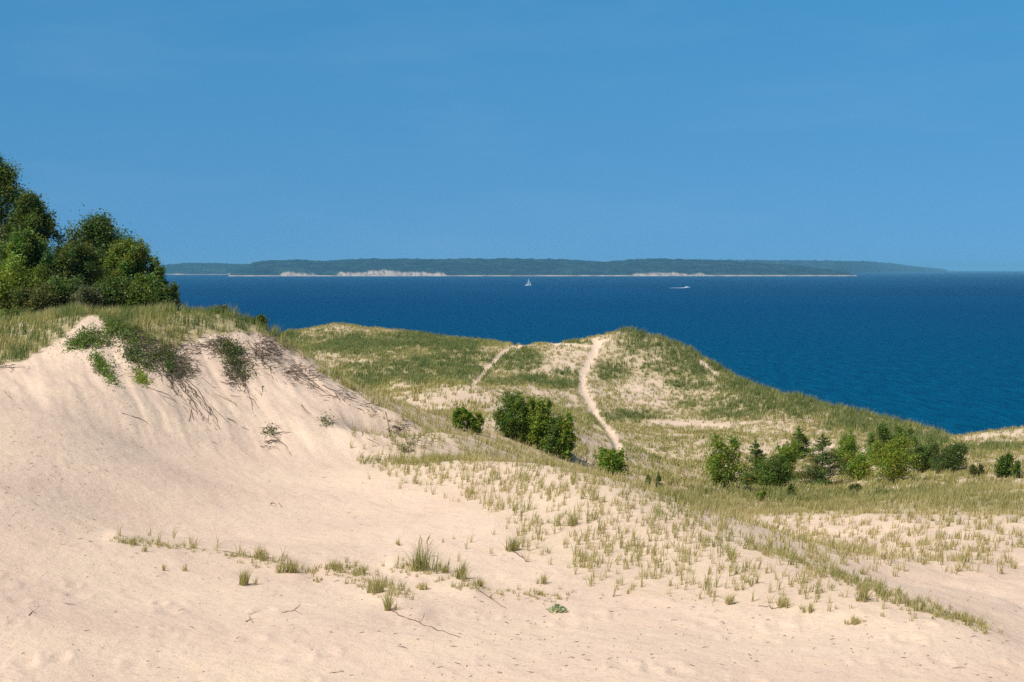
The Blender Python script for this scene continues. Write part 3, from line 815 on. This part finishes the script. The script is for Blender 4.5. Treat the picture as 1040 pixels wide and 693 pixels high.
def conifer(name, label, cat, x, y, h, w, colour, seed, group=None, leaf=0.15, dens=1.0, droop=0.1, rag=0.25):
    rr = np.random.default_rng(seed)
    z = float(ground(x, y)) - 0.05
    root = tag(link(name, None, None, (x, y, z)), label, cat, group)
    tr = Bag(); t = np.linspace(0, 1, 7)[:, None]
    spine = np.array([0, 0, 0]) + np.array([rr.normal(0, .02) * h, 0, h]) * t
    tr.tube(spine, 0.022 * h * (1 - .9 * t[:, 0]) + .004, 7)
    cen = []; grp = []; gi = 0
    tiers = int(9 + h * 2.2)
    for k_ in range(tiers):
        u = (k_ + rr.uniform(-.3, .3)) / tiers; u = min(max(u, 0.03), .985)
        for b_ in range(int(6 + 3 * (1 - u))):
            az = rr.uniform(0, 6.28)
            L = w * .5 * (1 - u) ** 0.8 * rr.uniform(1 - rag * 1.4, 1 + rag * .6) + 0.03 * w
            p = np.array([np.interp(u, t[:, 0], spine[:, c]) for c in range(3)])
            e = p + np.array([math.cos(az) * L, math.sin(az) * L, L * (rr.uniform(.05, .35) - droop * (1 - u))])
            mid = (p + e) / 2 - np.array([0, 0, L * .06])
            tr.tube([p, mid, e], [.008 * h * (1.05 - u), .005 * h * (1.05 - u), .002], 4)
            m_ = int(max(14, 150 * L / (w * .5)) * dens)
            f = rr.uniform(.08, 1.03, m_) ** .8
            c = p + (e - p) * f[:, None] + rr.normal(0, 1, (m_, 3)) * (L * .14 + .03) * np.array([1, 1, .55]) * (1.15 - f[:, None] * .7)
            cen.append(c); grp += [gi] * m_; gi += 1
    m_ = int(60 * dens); cen.append(spine[-1] + rr.normal(0, 1, (m_, 3)) * np.array([.012, .012, .035]) * h); grp += [gi] * m_
    cen = np.concatenate(cen); grp = np.array(grp)
    cen[:, 2] = np.maximum(cen[:, 2], 0.06)
    V, Fc = leaf_quads(cen, leaf, rr, 0.1, 0.42)
    link('trunk', tr.mesh('trunk', M['bark'], smooth=True), root)
    link('crown', mesh_np('crown', V, Fc, M['needle'], np.repeat(colours(len(cen), grp, colour, rr, .22), 4, 0)), root)
    return root


def by_px(px, d): return (px - 520.0) / F * d


G1 = 'trees at the edge of the wood on the left dune'
for i, (kind, px, d, top, wp, c, lab, extra) in enumerate([
    ('b', -190, 118, 120, 190, 'oak', 'tall dark broadleaf tree beyond the left edge of the view', {}),
    ('b', -75, 118, 128, 150, 'oak', 'tall broadleaf tree whose crown just reaches the left edge of the picture', {}),
    ('b', 4, 114, 150, 84, 'oak', 'tallest visible tree, its pointed dark crown against the sky at the left edge', dict(taper=.9)),
    ('b', 40, 110, 192, 60, 'oak', 'second tallest tree with a narrow ragged dark crown right of the tallest', dict(taper=.9)),
    ('b', 100, 113, 219, 92, 'oak', 'pointed bushy green tree standing apart in the middle of the wood edge', dict(taper=1.0)),
    ('b', 132, 110, 246, 56, 'ash', 'lower green tree on the right shoulder of the pointed bushy tree', dict(taper=.2)),
    ('c', 161, 106, 264, 36, 'pine', 'small dark pointed conifer at the right end of the wood above the lake', {}),
    ('b', 18, 106, 232, 56, 'ash', 'mid green bushy tree in front of the two tallest trees', {}),
    ('b', 74, 106, 247, 54, 'dark', 'dark low tree filling the gap between the ragged tree and the pointed bushy tree', {}),
]):
    y = d; x = by_px(px, d); z = float(ground(x, y))
    base_py = float(project(x, y, z)[1]); h = (base_py - top) * d / F
    if kind == 'b':
        broadleaf('broadleaf_tree', lab, 'tree', x, y, h * .97, wp * d / F, c, 300 + i, G1, leaf=.17, nleaf=40000, low=.05, fine=1.0, **extra)
    else:
        conifer('conifer_tree', lab, 'tree', x, y, h, wp * d / F, c, 300 + i, G1, leaf=.17, dens=1.5)

G2 = 'bushes along the foot of the wood on the left dune'
for i, (px, d, top, wp, c, lab) in enumerate([
    (-60, 98, 250, 90, 'ash', 'leafy bush beyond the left edge of the view'),
    (2, 98, 258, 56, 'lime', 'bright yellow green bush at the left edge below the tallest tree'),
    (34, 97, 292, 40, 'olive', 'dull olive bush beside the sand patch under the trees'),
    (60, 99, 285, 44, 'oak', 'mid green bush left of the centre of the wood edge'),
    (88, 98, 292, 34, 'grey', 'greyish twiggy bush at the centre of the wood edge'),
    (112, 99, 284, 44, 'oak', 'dense green bush under the pointed bushy tree'),
    (140, 99, 280, 40, 'ash', 'rounded green bush left of the small pointed conifer'),
    (172, 102, 287, 24, 'dark', 'small dark bush at the very right end of the wood'),
    (4, 92, 318, 24, 'ash', 'low bright bush on the grass at the left edge, in front of the sand patch'),
    (224, 93, 310, 10, 'olive', 'tiny twiggy bush alone on the dune top skyline against the lake'),
    (262, 92, 322, 18, 'dark', 'low dark bush at the right end of the dune top skyline'),
]):
    x = by_px(px, d); z = float(ground(x, d)); base = float(project(x, d, z)[1])
    h = max((base - top) * d / F, .5)
    broadleaf('bush', lab, 'bush', x, d, h, wp * d / F, c, 330 + i, G2, leaf=.15, nleaf=int(900 + wp * 170), low=.03, stems=4 if wp > 15 else 2, fine=1.2)

G3 = 'young trees and bushes in the valley'
for i, (kind, px, bpy_, top, wp, c, lab) in enumerate([
    ('b', 735, 497, 446, 28, 'aspen', 'bright green double tiered bush standing apart at the left of the valley group'),
    ('c', 768, 494, 452, 36, 'pine', 'dark pointed conifer at the left of the clump next to the bright tiered bush'),
    ('b', 786, 498, 464, 28, 'maple', 'round mid green bush in front of the dark pointed conifer'),
    ('b', 797, 488, 450, 22, 'aspen', 'light green bush on the right side of the round mid green bush'),
    ('c', 811, 466, 437, 30, 'pine', 'small dark conifer set back on the slope behind the others'),
    ('c', 835, 494, 446, 56, 'spruce', 'broad blackish green conifer in the middle of the valley group'),
    ('b', 861, 484, 440, 25, 'aspen', 'tall light green bush behind the broad blackish conifer'),
    ('b', 873, 488, 462, 20, 'lime', 'small yellow green bush between the light green and the largest bush'),
    ('b', 893, 472, 432, 24, 'maple', 'dark upright bush top showing above the left side of the largest bush'),
    ('b', 906, 491, 447, 38, 'lime', 'largest bright green bush, in the middle right of the valley group'),
    ('b', 914, 472, 436, 22, 'maple', 'dark upright bush behind the right side of the largest bush'),
    ('b', 936, 480, 448, 29, 'maple', 'spreading green bush right of the largest bush'),
    ('b', 962, 481, 452, 30, 'dark', 'dull dark green bush at the right end of the valley group'),
    ('c', 803, 507, 492, 12, 'spruce', 'tiny dark conifer seedling in front of the group, below the round bush'),
    ('b', 773, 509, 498, 7, 'aspen', 'tiny green seedling in front of the conifer clump'),
    ('b', 722, 478, 468, 8, 'olive', 'tiny olive sprig just left of and above the tiered bush'),
    ('b', 1019, 485, 463, 17, 'maple', 'small green bush at the far right with a thinner one beside it'),
    ('b', 1032, 486, 468, 9, 'maple', 'thin upright green bush at the far right edge'),
    ('b', 992, 484, 472, 10, 'olive', 'faint little bush left of the two far right bushes'),
    ('b', 622, 487, 459, 22, 'aspen', 'small green bush at the lower end of the wide sand path'),
    ('c', 669, 502, 482, 10, 'spruce', 'thin dark seedling at the edge of the grass, right of the path end bush'),
    ('c', 658, 498, 483, 9, 'pine', 'thin olive seedling close beside the thin dark seedling'),
    ('b', 868, 500, 492, 9, 'olive', 'low olive sprig in the grass in front of the largest bush'),
]):
    x, y, z = hit(px, bpy_, 72)
    s = y / F; h = (bpy_ - top) * s * 1.10
    if kind == 'b': broadleaf('bush', lab, 'bush', x, y, h, wp * s * 1.12, c, 400 + i, G3, leaf=.12 if wp > 12 else .08, nleaf=int(700 + wp * 300), low=.03, stems=7 if wp > 18 else 3, fine=1.0)
    else: conifer('conifer', lab, 'young conifer', x, y, h, wp * s * 1.15, c, 400 + i, G3, leaf=.12 if wp > 12 else .09, dens=1.3 if wp > 12 else .5)

G4 = 'dark bushes on the dune between the mound and the paths'
for i, (px, bpy_, top, wp, c, lab) in enumerate([
    (522, 446, 399, 30, 'maple', 'tallest dark green bush at the left end of the central thicket'),
    (538, 452, 405, 26, 'aspen', 'dark green bush second from the left in the central thicket'),
    (552, 458, 408, 24, 'aspen', 'mid green narrow topped bush in the middle of the central thicket'),
    (566, 464, 424, 22, 'maple', 'lower green bush right of the middle of the central thicket'),
    (575, 468, 420, 14, 'aspen', 'slim pointed green bush at the right end of the central thicket'),
    (466, 436, 413, 13, 'aspen', 'small upright bush left of the thicket, nearer the dune crest'),
    (481, 440, 420, 16, 'aspen', 'small spreading bush just right of the small upright bush'),
]):
    x, y, z = hit(px, bpy_, 79)
    s = y / F
    broadleaf('bush', lab, 'bush', x, y, (bpy_ - top) * s * 1.06, wp * s * 1.10, c, 450 + i, G4, leaf=.12, nleaf=int(1200 + wp * 380) if px > 500 else 2200, low=.03, stems=8 if wp > 18 else 5, fine=1.0)

# mats of creeping shrub on the left dune face
G5 = 'creeping shrubs on the face of the left dune'
for i, (pts, rad, cnt, c, lab) in enumerate([
    ([(74, 352), (88, 346), (104, 350)], 8, 2300, 'maple', 'dark green creeping shrub at the upper left of the dune face beside the sandy spur'),
    ([(94, 364), (104, 374), (114, 392)], 4, 1400, 'maple', 'narrow tongue of green creeper hanging down the sand below the upper left shrub'),
    ([(110, 330), (126, 338), (146, 352)], 9, 2300, 'maple', 'olive creeping shrub under the dune top grass'),
    ([(130, 360), (142, 366), (150, 372)], 8, 1500, 'dark', 'dark patchy creeper in the middle of the dune face'),
    ([(140, 384), (146, 390)], 3.5, 450, 'lime', 'small bright green sprig at the foot of the creeper patch'),
    ([(164, 360), (176, 370), (182, 378)], 8, 1100, 'dark', 'dark leafy creeper tangled with dead roots'),
    ([(228, 352), (240, 362), (242, 382)], 7, 1700, 'dark', 'blackish creeper tangle on the right part of the dune face'),
    ([(329, 429), (333, 431)], 3, 160, 'grey', 'lone grey green plant on bare sand right of the dune face'),
    ([(272, 437), (275, 442)], 3, 120, 'grey', 'thin green sprig above a dead root on the lower dune face'),
    ([(410, 459), (412, 460)], 2, 90, 'dark', 'small dark plant just above the green grass strip'),
]):
    rr = np.random.default_rng(500 + i)
    P_ = []
    seg = rr.integers(0, len(pts) - 1, cnt)
    for s_ in seg:
        t = rr.random(); a, b = pts[s_], pts[s_ + 1]
        P_.append((a[0] + (b[0] - a[0]) * t + rr.normal(0, rad * .85), a[1] + (b[1] - a[1]) * t + rr.normal(0, rad * .65)))
    P_ = [(a, b) for a, b in P_ if vnoise(a / 4.2, b / 2.6, 7) > 0.47 or i in (4, 7, 8, 9)]
    cen = np.array([hit(a, b, 62, 100) for a, b in P_[:max(cnt // 3, 30)]])
    cen = cen[cen[:, 1] > 63]
    cen = np.repeat(cen, 3, 0)
    cen = cen + rr.normal(0, .12, cen.shape) * np.array([1, 1, 0]); cen[:, 2] = ground(cen[:, 0], cen[:, 1]) + np.abs(rr.normal(0, .17, len(cen)))
    o0 = np.array([cen[:, 0].mean(), cen[:, 1].mean(), 0]); o0[2] = float(ground(o0[0], o0[1]))
    V, Fc = leaf_quads(cen - o0, .11, rr)
    root = tag(link('creeping_shrub', None, None, o0), lab, 'shrub', G5)
    link('foliage', mesh_np('foliage', V, Fc, M['leaf'], np.repeat(colours(len(cen), rr.integers(0, 40, len(cen)), c, rr), 4, 0)), root)
    st = Bag()
    for q_ in range(max(5, cnt // 60)):
        a = cen[rr.integers(len(cen))] - o0; b = a + rr.normal(0, .35, 3) * np.array([1, 1, .25])
        a[2] = float(ground(a[0] + o0[0], a[1] + o0[1])) - o0[2]; b[2] = max(b[2], float(ground(b[0] + o0[0], b[1] + o0[1])) - o0[2])
        st.tube([a, (a + b) / 2 + np.array([0, 0, .08]), b], [.02, .014, .006], 4)
    link('stems', st.mesh('stems', M['root']), root)

# silvery rosette plant on the mound's lower edge
x, y, z = hit(566, 621); rr = np.random.default_rng(9)
root = tag(link('silvery_plant', None, None, (x, y, z)), 'low silvery green rosette plant on bare sand below the mound tufts', 'plant')
az = rr.uniform(0, 6.28, 220); rad_ = rr.uniform(0, .26, 220)
cen = np.stack([np.cos(az) * rad_, np.sin(az) * rad_, .04 + (.26 - rad_) * .6 * rr.random(220)], 1)
V, Fc = leaf_quads(cen, .10, rr)
PALL['silver'] = (.42, .50, .38)
link('leaves', mesh_np('leaves', V, Fc, M['leaf'], np.repeat(colours(220, rr.integers(0, 9, 220), 'silver', rr, .15), 4, 0)), root)

# ------------------------------------------------------------------ lake, far shore
rs = np.concatenate([np.linspace(0, 900, 10), np.geomspace(1000, 40000, 40)]); NA = 256
th = np.linspace(0, 2 * np.pi, NA, endpoint=False)
V = np.stack([np.outer(rs[1:], np.cos(th)), np.outer(rs[1:], np.sin(th)), np.zeros((len(rs) - 1, NA))], -1).reshape(-1, 3)
i = np.arange((len(rs) - 1) * NA).reshape(-1, NA); j = np.roll(i, -1, 1)
Fc = np.stack([i[:-1], j[:-1], j[1:], i[1:]], -1).reshape(-1, 4)
cap = np.concatenate([V, [[0, 0, 0]]]); tri = np.stack([i[0], j[0], np.full(NA, len(V))], -1)
tag(link('water', mesh_np('water', cap, [Fc, tri], M['water'])), kind='structure')


def water_d(py): return H / ((py - 273.5) / F)


def headland(name, knots, base_py, depth, bluffs, seed, beach=0.0, lobes=1.0):
    """wooded upland rising from the lake; knots = photo x, skyline y"""
    k_ = np.array(knots, float); rr = np.random.default_rng(seed)
    nu = int((k_[-1, 0] - k_[0, 0]) * 3); nv = 70
    px = np.linspace(k_[0, 0], k_[-1, 0], nu)
    bpy_ = np.interp(px, [a for a, b in base_py], [b for a, b in base_py])
    d0 = water_d(bpy_)
    v = np.linspace(0, 1, nv) ** 2.4
    D = d0[None] + np.concatenate([[-1], v[1:] * depth])[:, None] * np.ones(nu)[None]
    sky = np.interp(px, k_[:, 0], k_[:, 1]) 
    dtop = d0 + depth * .55
    htop = np.maximum(H - dtop * (sky - 273.5) / F, 0.5)
    prof = np.interp(v, [0, .02, .10, .3, .55, .8, 1], [0, .10, .50, .80, 1.0, .9, .2])
    bl = 0 * px
    for a, b, s_ in bluffs: bl = np.maximum(bl, sstep(a - 3, a + 4, px) * (1 - sstep(b - 4, b + 3, px)) * s_)
    X = (px - 520) / F * D
    Zz = prof[:, None] * htop[None]
    nn = fbm(X / 900, D / 900, 4, seed)
    Zz = Zz * (1 + .10 * nn * (v[:, None] < .5))
    rough = sstep(0.0, 0.12, v)[:, None]
    Zz = Zz + rough * 8.0 * fbm(X / 38, D / 60, 3, seed + 9) * np.minimum(htop / 25, 1)[None]
    Zz[0] = -1; Zz[1] = np.maximum(Zz[1], beach * (0.6 + .8 * vnoise(px / 9, 0 * px, seed)))
    env = 0.46 + 0.20 * fbm(px / 26, 0 * px + 3, 3, seed + 4) + 0.12 * fbm(px / 5, 0 * px, 3, seed + 6)
    top_of_bluff = (htop * bl ** .6 * np.clip(env, 0.05, 1) * .58)[None]
    streaks = 0.5 + 0.9 * fbm(px[None] / 2.2 + Zz * .02, Zz / 26, 3, seed + 2)
    cover = sstep(-6, 8, top_of_bluff - Zz) * np.clip(streaks + .35, 0, 1) * (bl[None] > .05)
    strand_ = 1 - sstep(beach * .7, beach * 1.5, Zz)
    sand = np.maximum(cover, strand_) * (v[:, None] < .25)
    me = mesh_np(name, np.stack([X, D, Zz], -1).reshape(-1, 3), grid_faces(nv, nu), M['hills'], attr={'sand': sand}, smooth=True)
    tag(link(name, me), kind='structure')


headland('far_hills', [(150, 271), (178, 268.5), (185, 267.5), (215, 267.5), (250, 268.5), (300, 269), (360, 272)], [(150, 279.2), (360, 279.2)], 1600, [(150, 190, .1), (232, 262, .7)], 40, 3.5)
headland('hills', [(232, 280), (238, 276), (246, 272), (258, 267), (272, 264.5), (300, 264), (330, 265), (365, 263), (380, 262.6), (430, 263.5), (480, 263), (520, 263), (570, 263.5), (600, 265.5), (614, 266.2), (640, 264), (665, 262.8), (700, 263.5), (740, 265.5), (800, 269), (850, 275), (870, 279.6)],
         [(232, 280.8), (870, 280.6)], 1500, [(286, 321, 1.0), (343, 452, .95), (642, 715, .55), (715, 800, .12)], 41, 5.0)
headland('far_cape', [(600, 270), (680, 264.5), (740, 264), (780, 264.5), (830, 264.8), (880, 265.5), (905, 267.5), (925, 270.2), (945, 272), (958, 273.4), (964, 275.5)], [(600, 278.4), (850, 278), (900, 277), (964, 276.2)], 1400, [(700, 860, .18), (908, 916, .3)], 42, 3.0)


# ------------------------------------------------------------------ boats
def loft(sections):
    V = np.concatenate([np.asarray(s_, float) for s_ in sections]); m_ = len(sections[0])
    i = np.arange(len(V)).reshape(len(sections), m_)
    q4 = np.stack([i[:-1, :-1], i[:-1, 1:], i[1:, 1:], i[1:, :-1]], -1).reshape(-1, 4)
    return V, q4, i


def hull(name, L, B, D, parent, m, sheer=.25, transom=.75):
    n_ = 14; secs = []
    for t in np.linspace(0, 1, n_):
        b = B / 2 * (transom + (1 - transom) * math.sin(min(t / .5, 1) * math.pi / 2)) * (1 if t < .5 else math.sqrt(max(1 - ((t - .5) / .5) ** 2.2, 0.0004)))
        zt = D * (1 + sheer * (t - .3) ** 2 * 2); xk = (t - .5) * L; zk = -D * .5 * (1 - max(t - .6, 0) * 2.2)
        secs.append([(xk, -b * .93, zt), (xk, -b, zt * .93), (xk, -b * .85, .05), (xk, 0, zk), (xk, b * .85, .05), (xk, b, zt * .93), (xk, b * .93, zt), (xk, 0, zt + .04)])
    V, q4, i = loft(secs)
    deck = np.stack([i[:-1, 7], i[:-1, 0], i[1:, 0], i[1:, 7]], -1); deck2 = np.stack([i[:-1, 6], i[:-1, 7], i[1:, 7], i[1:, 6]], -1)
    bag = Bag(); bag.add(V, q4); bag.n -= len(V); bag.F.append(deck); bag.F.append(i[0][None, ::-1]); bag.n += len(V)
    # faces of 7->6 already made by loft
    return link(name, bag.mesh(name, m), parent)


def prism(bag, outline, y0, y1, inset=0.0):
    o = np.array(outline, float); n_ = len(o)
    V = [(a, y0, b) for a, b in o] + [(a, y1, b) for a, b in o]
    i = np.arange(n_); j = np.roll(i, -1)
    bag.add(V, np.stack([i, j, j + n_, i + n_], -1)); base = bag.n - 2 * n_
    bag.F.append((base + i)[None, ::-1]); bag.F.append((base + n_ + i)[None])


sx, sy, _ = at(536.5, 290.3, water_d(290.3))
sail = tag(link('sailboat', None, None, (float(sx), float(sy), 0)), 'white sailboat under full sail far out on the blue lake', 'sailboat')
sail.rotation_euler = (R(5), 0, R(14))
hull('hull', 15.5, 4.0, 1.5, sail, M['white'])
b = Bag(); prism(b, [(-3.5, 1.5), (-3.2, 2.1), (1.6, 2.15), (2.8, 1.55)], -1.1, 1.1); link('cabin', b.mesh('cabin', M['white']), sail)
b = Bag(); b.tube([(1.2, 0, 1.2), (1.2, 0, 10), (1.2, 0, 20.0)], [.12, .11, .07], 8); link('mast', b.mesh('mast', M['alu'], smooth=True), sail)
b = Bag(); b.tube([(1.1, 0, 2.9), (-5.8, .5, 2.8)], [.11, .08], 8); link('boom', b.mesh('boom', M['alu'], smooth=True), sail)


def sail_mesh(name, tack, head, clew, belly, nn=10):
    tack, head, clew = map(np.array, (tack, head, clew)); V = []
    for a in np.linspace(0, 1, nn):
        for c in np.linspace(0, 1, nn):
            p = tack + (head - tack) * a; e = clew + (head - clew) * a
            q_ = p + (e - p) * c; q_ = q_ + np.array([0, belly * math.sin(c * math.pi) * (1 - a) ** .6, 0]); V.append(q_)
    me = mesh_np(name, np.array(V), grid_faces(nn, nn), M['sail'], smooth=True)
    o = link(name, me, sail); s_ = o.modifiers.new('thickness', 'SOLIDIFY'); s_.thickness = .04
    return o


sail_mesh('mainsail', (1.0, 0, 3.0), (1.05, 0, 19.4), (-5.7, .5, 3.0), 1.0)
sail_mesh('jib', (7.4, 0, 1.9), (1.35, 0, 16.5), (.2, 1.0, 2.3), 1.2)

mx, my, _ = at(698, 292.6, water_d(292.6))
mb = tag(link('motorboat', None, None, (float(mx), float(my), 0)), 'white motorboat speeding right across the lake with a foamy wake', 'motorboat')
mb.rotation_euler = (0, R(-3), R(8))
hull('hull', 13.5, 3.8, 1.5, mb, M['white'], .5, .9)
b = Bag(); prism(b, [(-3.6, 1.4), (-3.4, 3.5), (.6, 3.5), (2.4, 1.5)], -1.35, 1.35); link('cabin', b.mesh('cabin', M['white']), mb)
b = Bag(); prism(b, [(.75, 3.2), (.85, 3.25), (2.25, 1.85), (2.1, 1.85)], -1.2, 1.2); link('windscreen', b.mesh('windscreen', M['dark']), mb)
b = Bag(); prism(b, [(-4.6, 3.53), (-4.6, 3.75), (.9, 3.8), (.9, 3.53)], -1.5, 1.5); link('hardtop', b.mesh('hardtop', M['white']), mb)
b = Bag(); b.tube([(-2, 0, 3.75), (-2.2, 0, 5.4)], [.06, .03], 6); link('aerial', b.mesh('aerial', M['alu']), mb)
for yy in (-.6, .6):
    b = Bag(); prism(b, [(-7.6, .1), (-7.6, 1.6), (-6.85, 1.7), (-6.8, .2)], yy - .25, yy + .25); link('outboard_motor', b.mesh('outboard_motor', M['dark']), mb)
# the wake: ridges of foam thrown up behind and beside the hull
b = Bag(); rr = np.random.default_rng(4)
for k_ in range(260):
    t = rr.random() ** 1.4; x0 = -6 - t * 34; w_ = .9 + t * 1.6
    if .22 < t < .34 and rr.random() < .8: continue
    c = np.array([x0, rr.normal(0, w_), 0.0]); s_ = rr.uniform(.35, 1.0) * (1.15 - t * .8)
    a = rr.uniform(0, 6.28, 6); ring = np.stack([np.cos(np.sort(a)) * s_ * 2.4, np.sin(np.sort(a)) * s_, np.full(6, -.05)], 1) + c
    V = np.concatenate([ring, [c + np.array([0, 0, s_ * .75])]]); i_ = np.arange(6)
    b.add(V, np.stack([i_, np.roll(i_, -1), np.full(6, 6)], -1))
wk = tag(link('wake', b.mesh('wake', M['foam'], smooth=True)), 'thin white foam wake trailing left behind the motorboat', 'wake', kind='stuff')
wk.location = mb.location; wk.rotation_euler = (0, 0, R(8))

# ------------------------------------------------------------------ air
HB = 62000.0
zt, zb = H + 75.0, -2.5
V = np.array([[x, y, z] for z in (zb, zt) for y in (-HB, HB) for x in (-HB, HB)])
Fc = np.array([[0, 2, 3, 1], [4, 5, 7, 6], [0, 1, 5, 4], [2, 6, 7, 3], [0, 4, 6, 2], [1, 3, 7, 5]])
m, nt = mat('air')
pv = nd(nt, 'ShaderNodeVolumePrincipled')
HAZE_D, HAZE_C = 4.4e-5, (0.27, 0.70, 1.0)
pv.inputs['Density'].default_value = HAZE_D; pv.inputs['Color'].default_value = (*HAZE_C, 1); pv.inputs['Anisotropy'].default_value = 0.0
o = nd(nt, 'ShaderNodeOutputMaterial'); nt.links.new(pv.outputs[0], o.inputs['Volume'])
tag(link('haze', mesh_np('haze', V, Fc, m)), kind='stuff')

# ------------------------------------------------------------------ light
SUN_EL, SUN_AZ = R(52), R(238)
w = bpy.data.worlds.new('World'); sc.world = w; w.use_nodes = True
nt = w.node_tree; nt.nodes.clear()
tc = nd(nt, 'ShaderNodeTexCoord')
sky = nd(nt, 'ShaderNodeTexSky', sky_type='NISHITA', sun_disc=False, sun_elevation=SUN_EL, sun_rotation=SUN_AZ, altitude=3000.0, air_density=0.7, dust_density=0.0, ozone_density=6.0)
# keep the sky's horizon colour below the horizon too
sep = nd(nt, 'ShaderNodeSeparateXYZ'); nt.links.new(tc.outputs['Generated'], sep.inputs[0])
cmb = nd(nt, 'ShaderNodeCombineXYZ'); nt.links.new(sep.outputs[0], cmb.inputs[0]); nt.links.new(sep.outputs[1], cmb.inputs[1])
zc = math_n(nt, 'MAXIMUM', sep.outputs[2], 0.0)
zc = math_n(nt, 'ADD', math_n(nt, 'MULTIPLY', zc, math_n(nt, 'ADD', math_n(nt, 'MULTIPLY', zc, 0.6), 0.15)), 0.105)
nt.links.new(zc, cmb.inputs[2]); nt.links.new(cmb.outputs[0], sky.inputs['Vector'])
bg = nd(nt, 'ShaderNodeBackground'); bg.inputs['Strength'].default_value = 0.095
hue = ramp(nt, sep.outputs[2], [(0.0, (0.72, 1.07, 1.01)), (0.07, (0.57, 1.04, 1.01)), (0.22, (0.38, 1.10, 1.09)), (0.65, (1.9, 1.3, 0.85))])
blue = mix(nt, 1.0, sky.outputs[0], hue, 'MULTIPLY')
mpw = nd(nt, 'ShaderNodeMapping'); mpw.inputs['Rotation'].default_value = (0, 0.25, 0); mpw.inputs['Scale'].default_value = (5, 5, 26); nt.links.new(tc.outputs['Generated'], mpw.inputs['Vector'])
wisp = ramp(nt, noise(nt, mpw.outputs[0], 1.0, 6, 0.62), [(0.5, (0, 0, 0)), (0.78, (0.05, 0.05, 0.05))])
nt.links.new(mix(nt, wisp, blue, (6.0, 7.0, 8.0)), bg.inputs['Color'])
wo = nd(nt, 'ShaderNodeOutputWorld'); nt.links.new(bg.outputs[0], wo.inputs['Surface'])

sd = bpy.data.lights.new('sun', 'SUN'); sd.energy = 4.5; sd.angle = R(0.5); sd.color = (1.0, 0.955, 0.89)
so = bpy.data.objects.new('sun', sd); C.objects.link(so)
dirv = Vector((math.sin(SUN_AZ) * math.cos(SUN_EL), math.cos(SUN_AZ) * math.cos(SUN_EL), math.sin(SUN_EL)))
so.rotation_euler = dirv.to_track_quat('Z', 'Y').to_euler(); so.location = (0, 0, 100)

sc.view_settings.view_transform = 'Standard'; sc.view_settings.look = 'None'
sc.view_settings.exposure = 0.19; sc.view_settings.gamma = 1; sc.view_settings.use_curve_mapping = False
sc.cycles.max_bounces = 5; sc.cycles.diffuse_bounces = 2; sc.cycles.glossy_bounces = 2; sc.cycles.transmission_bounces = 3
sc.cycles.use_denoising = False; sc.cycles.denoiser = 'OPENIMAGEDENOISE'; sc.cycles.denoising_input_passes = 'RGB_ALBEDO_NORMAL'
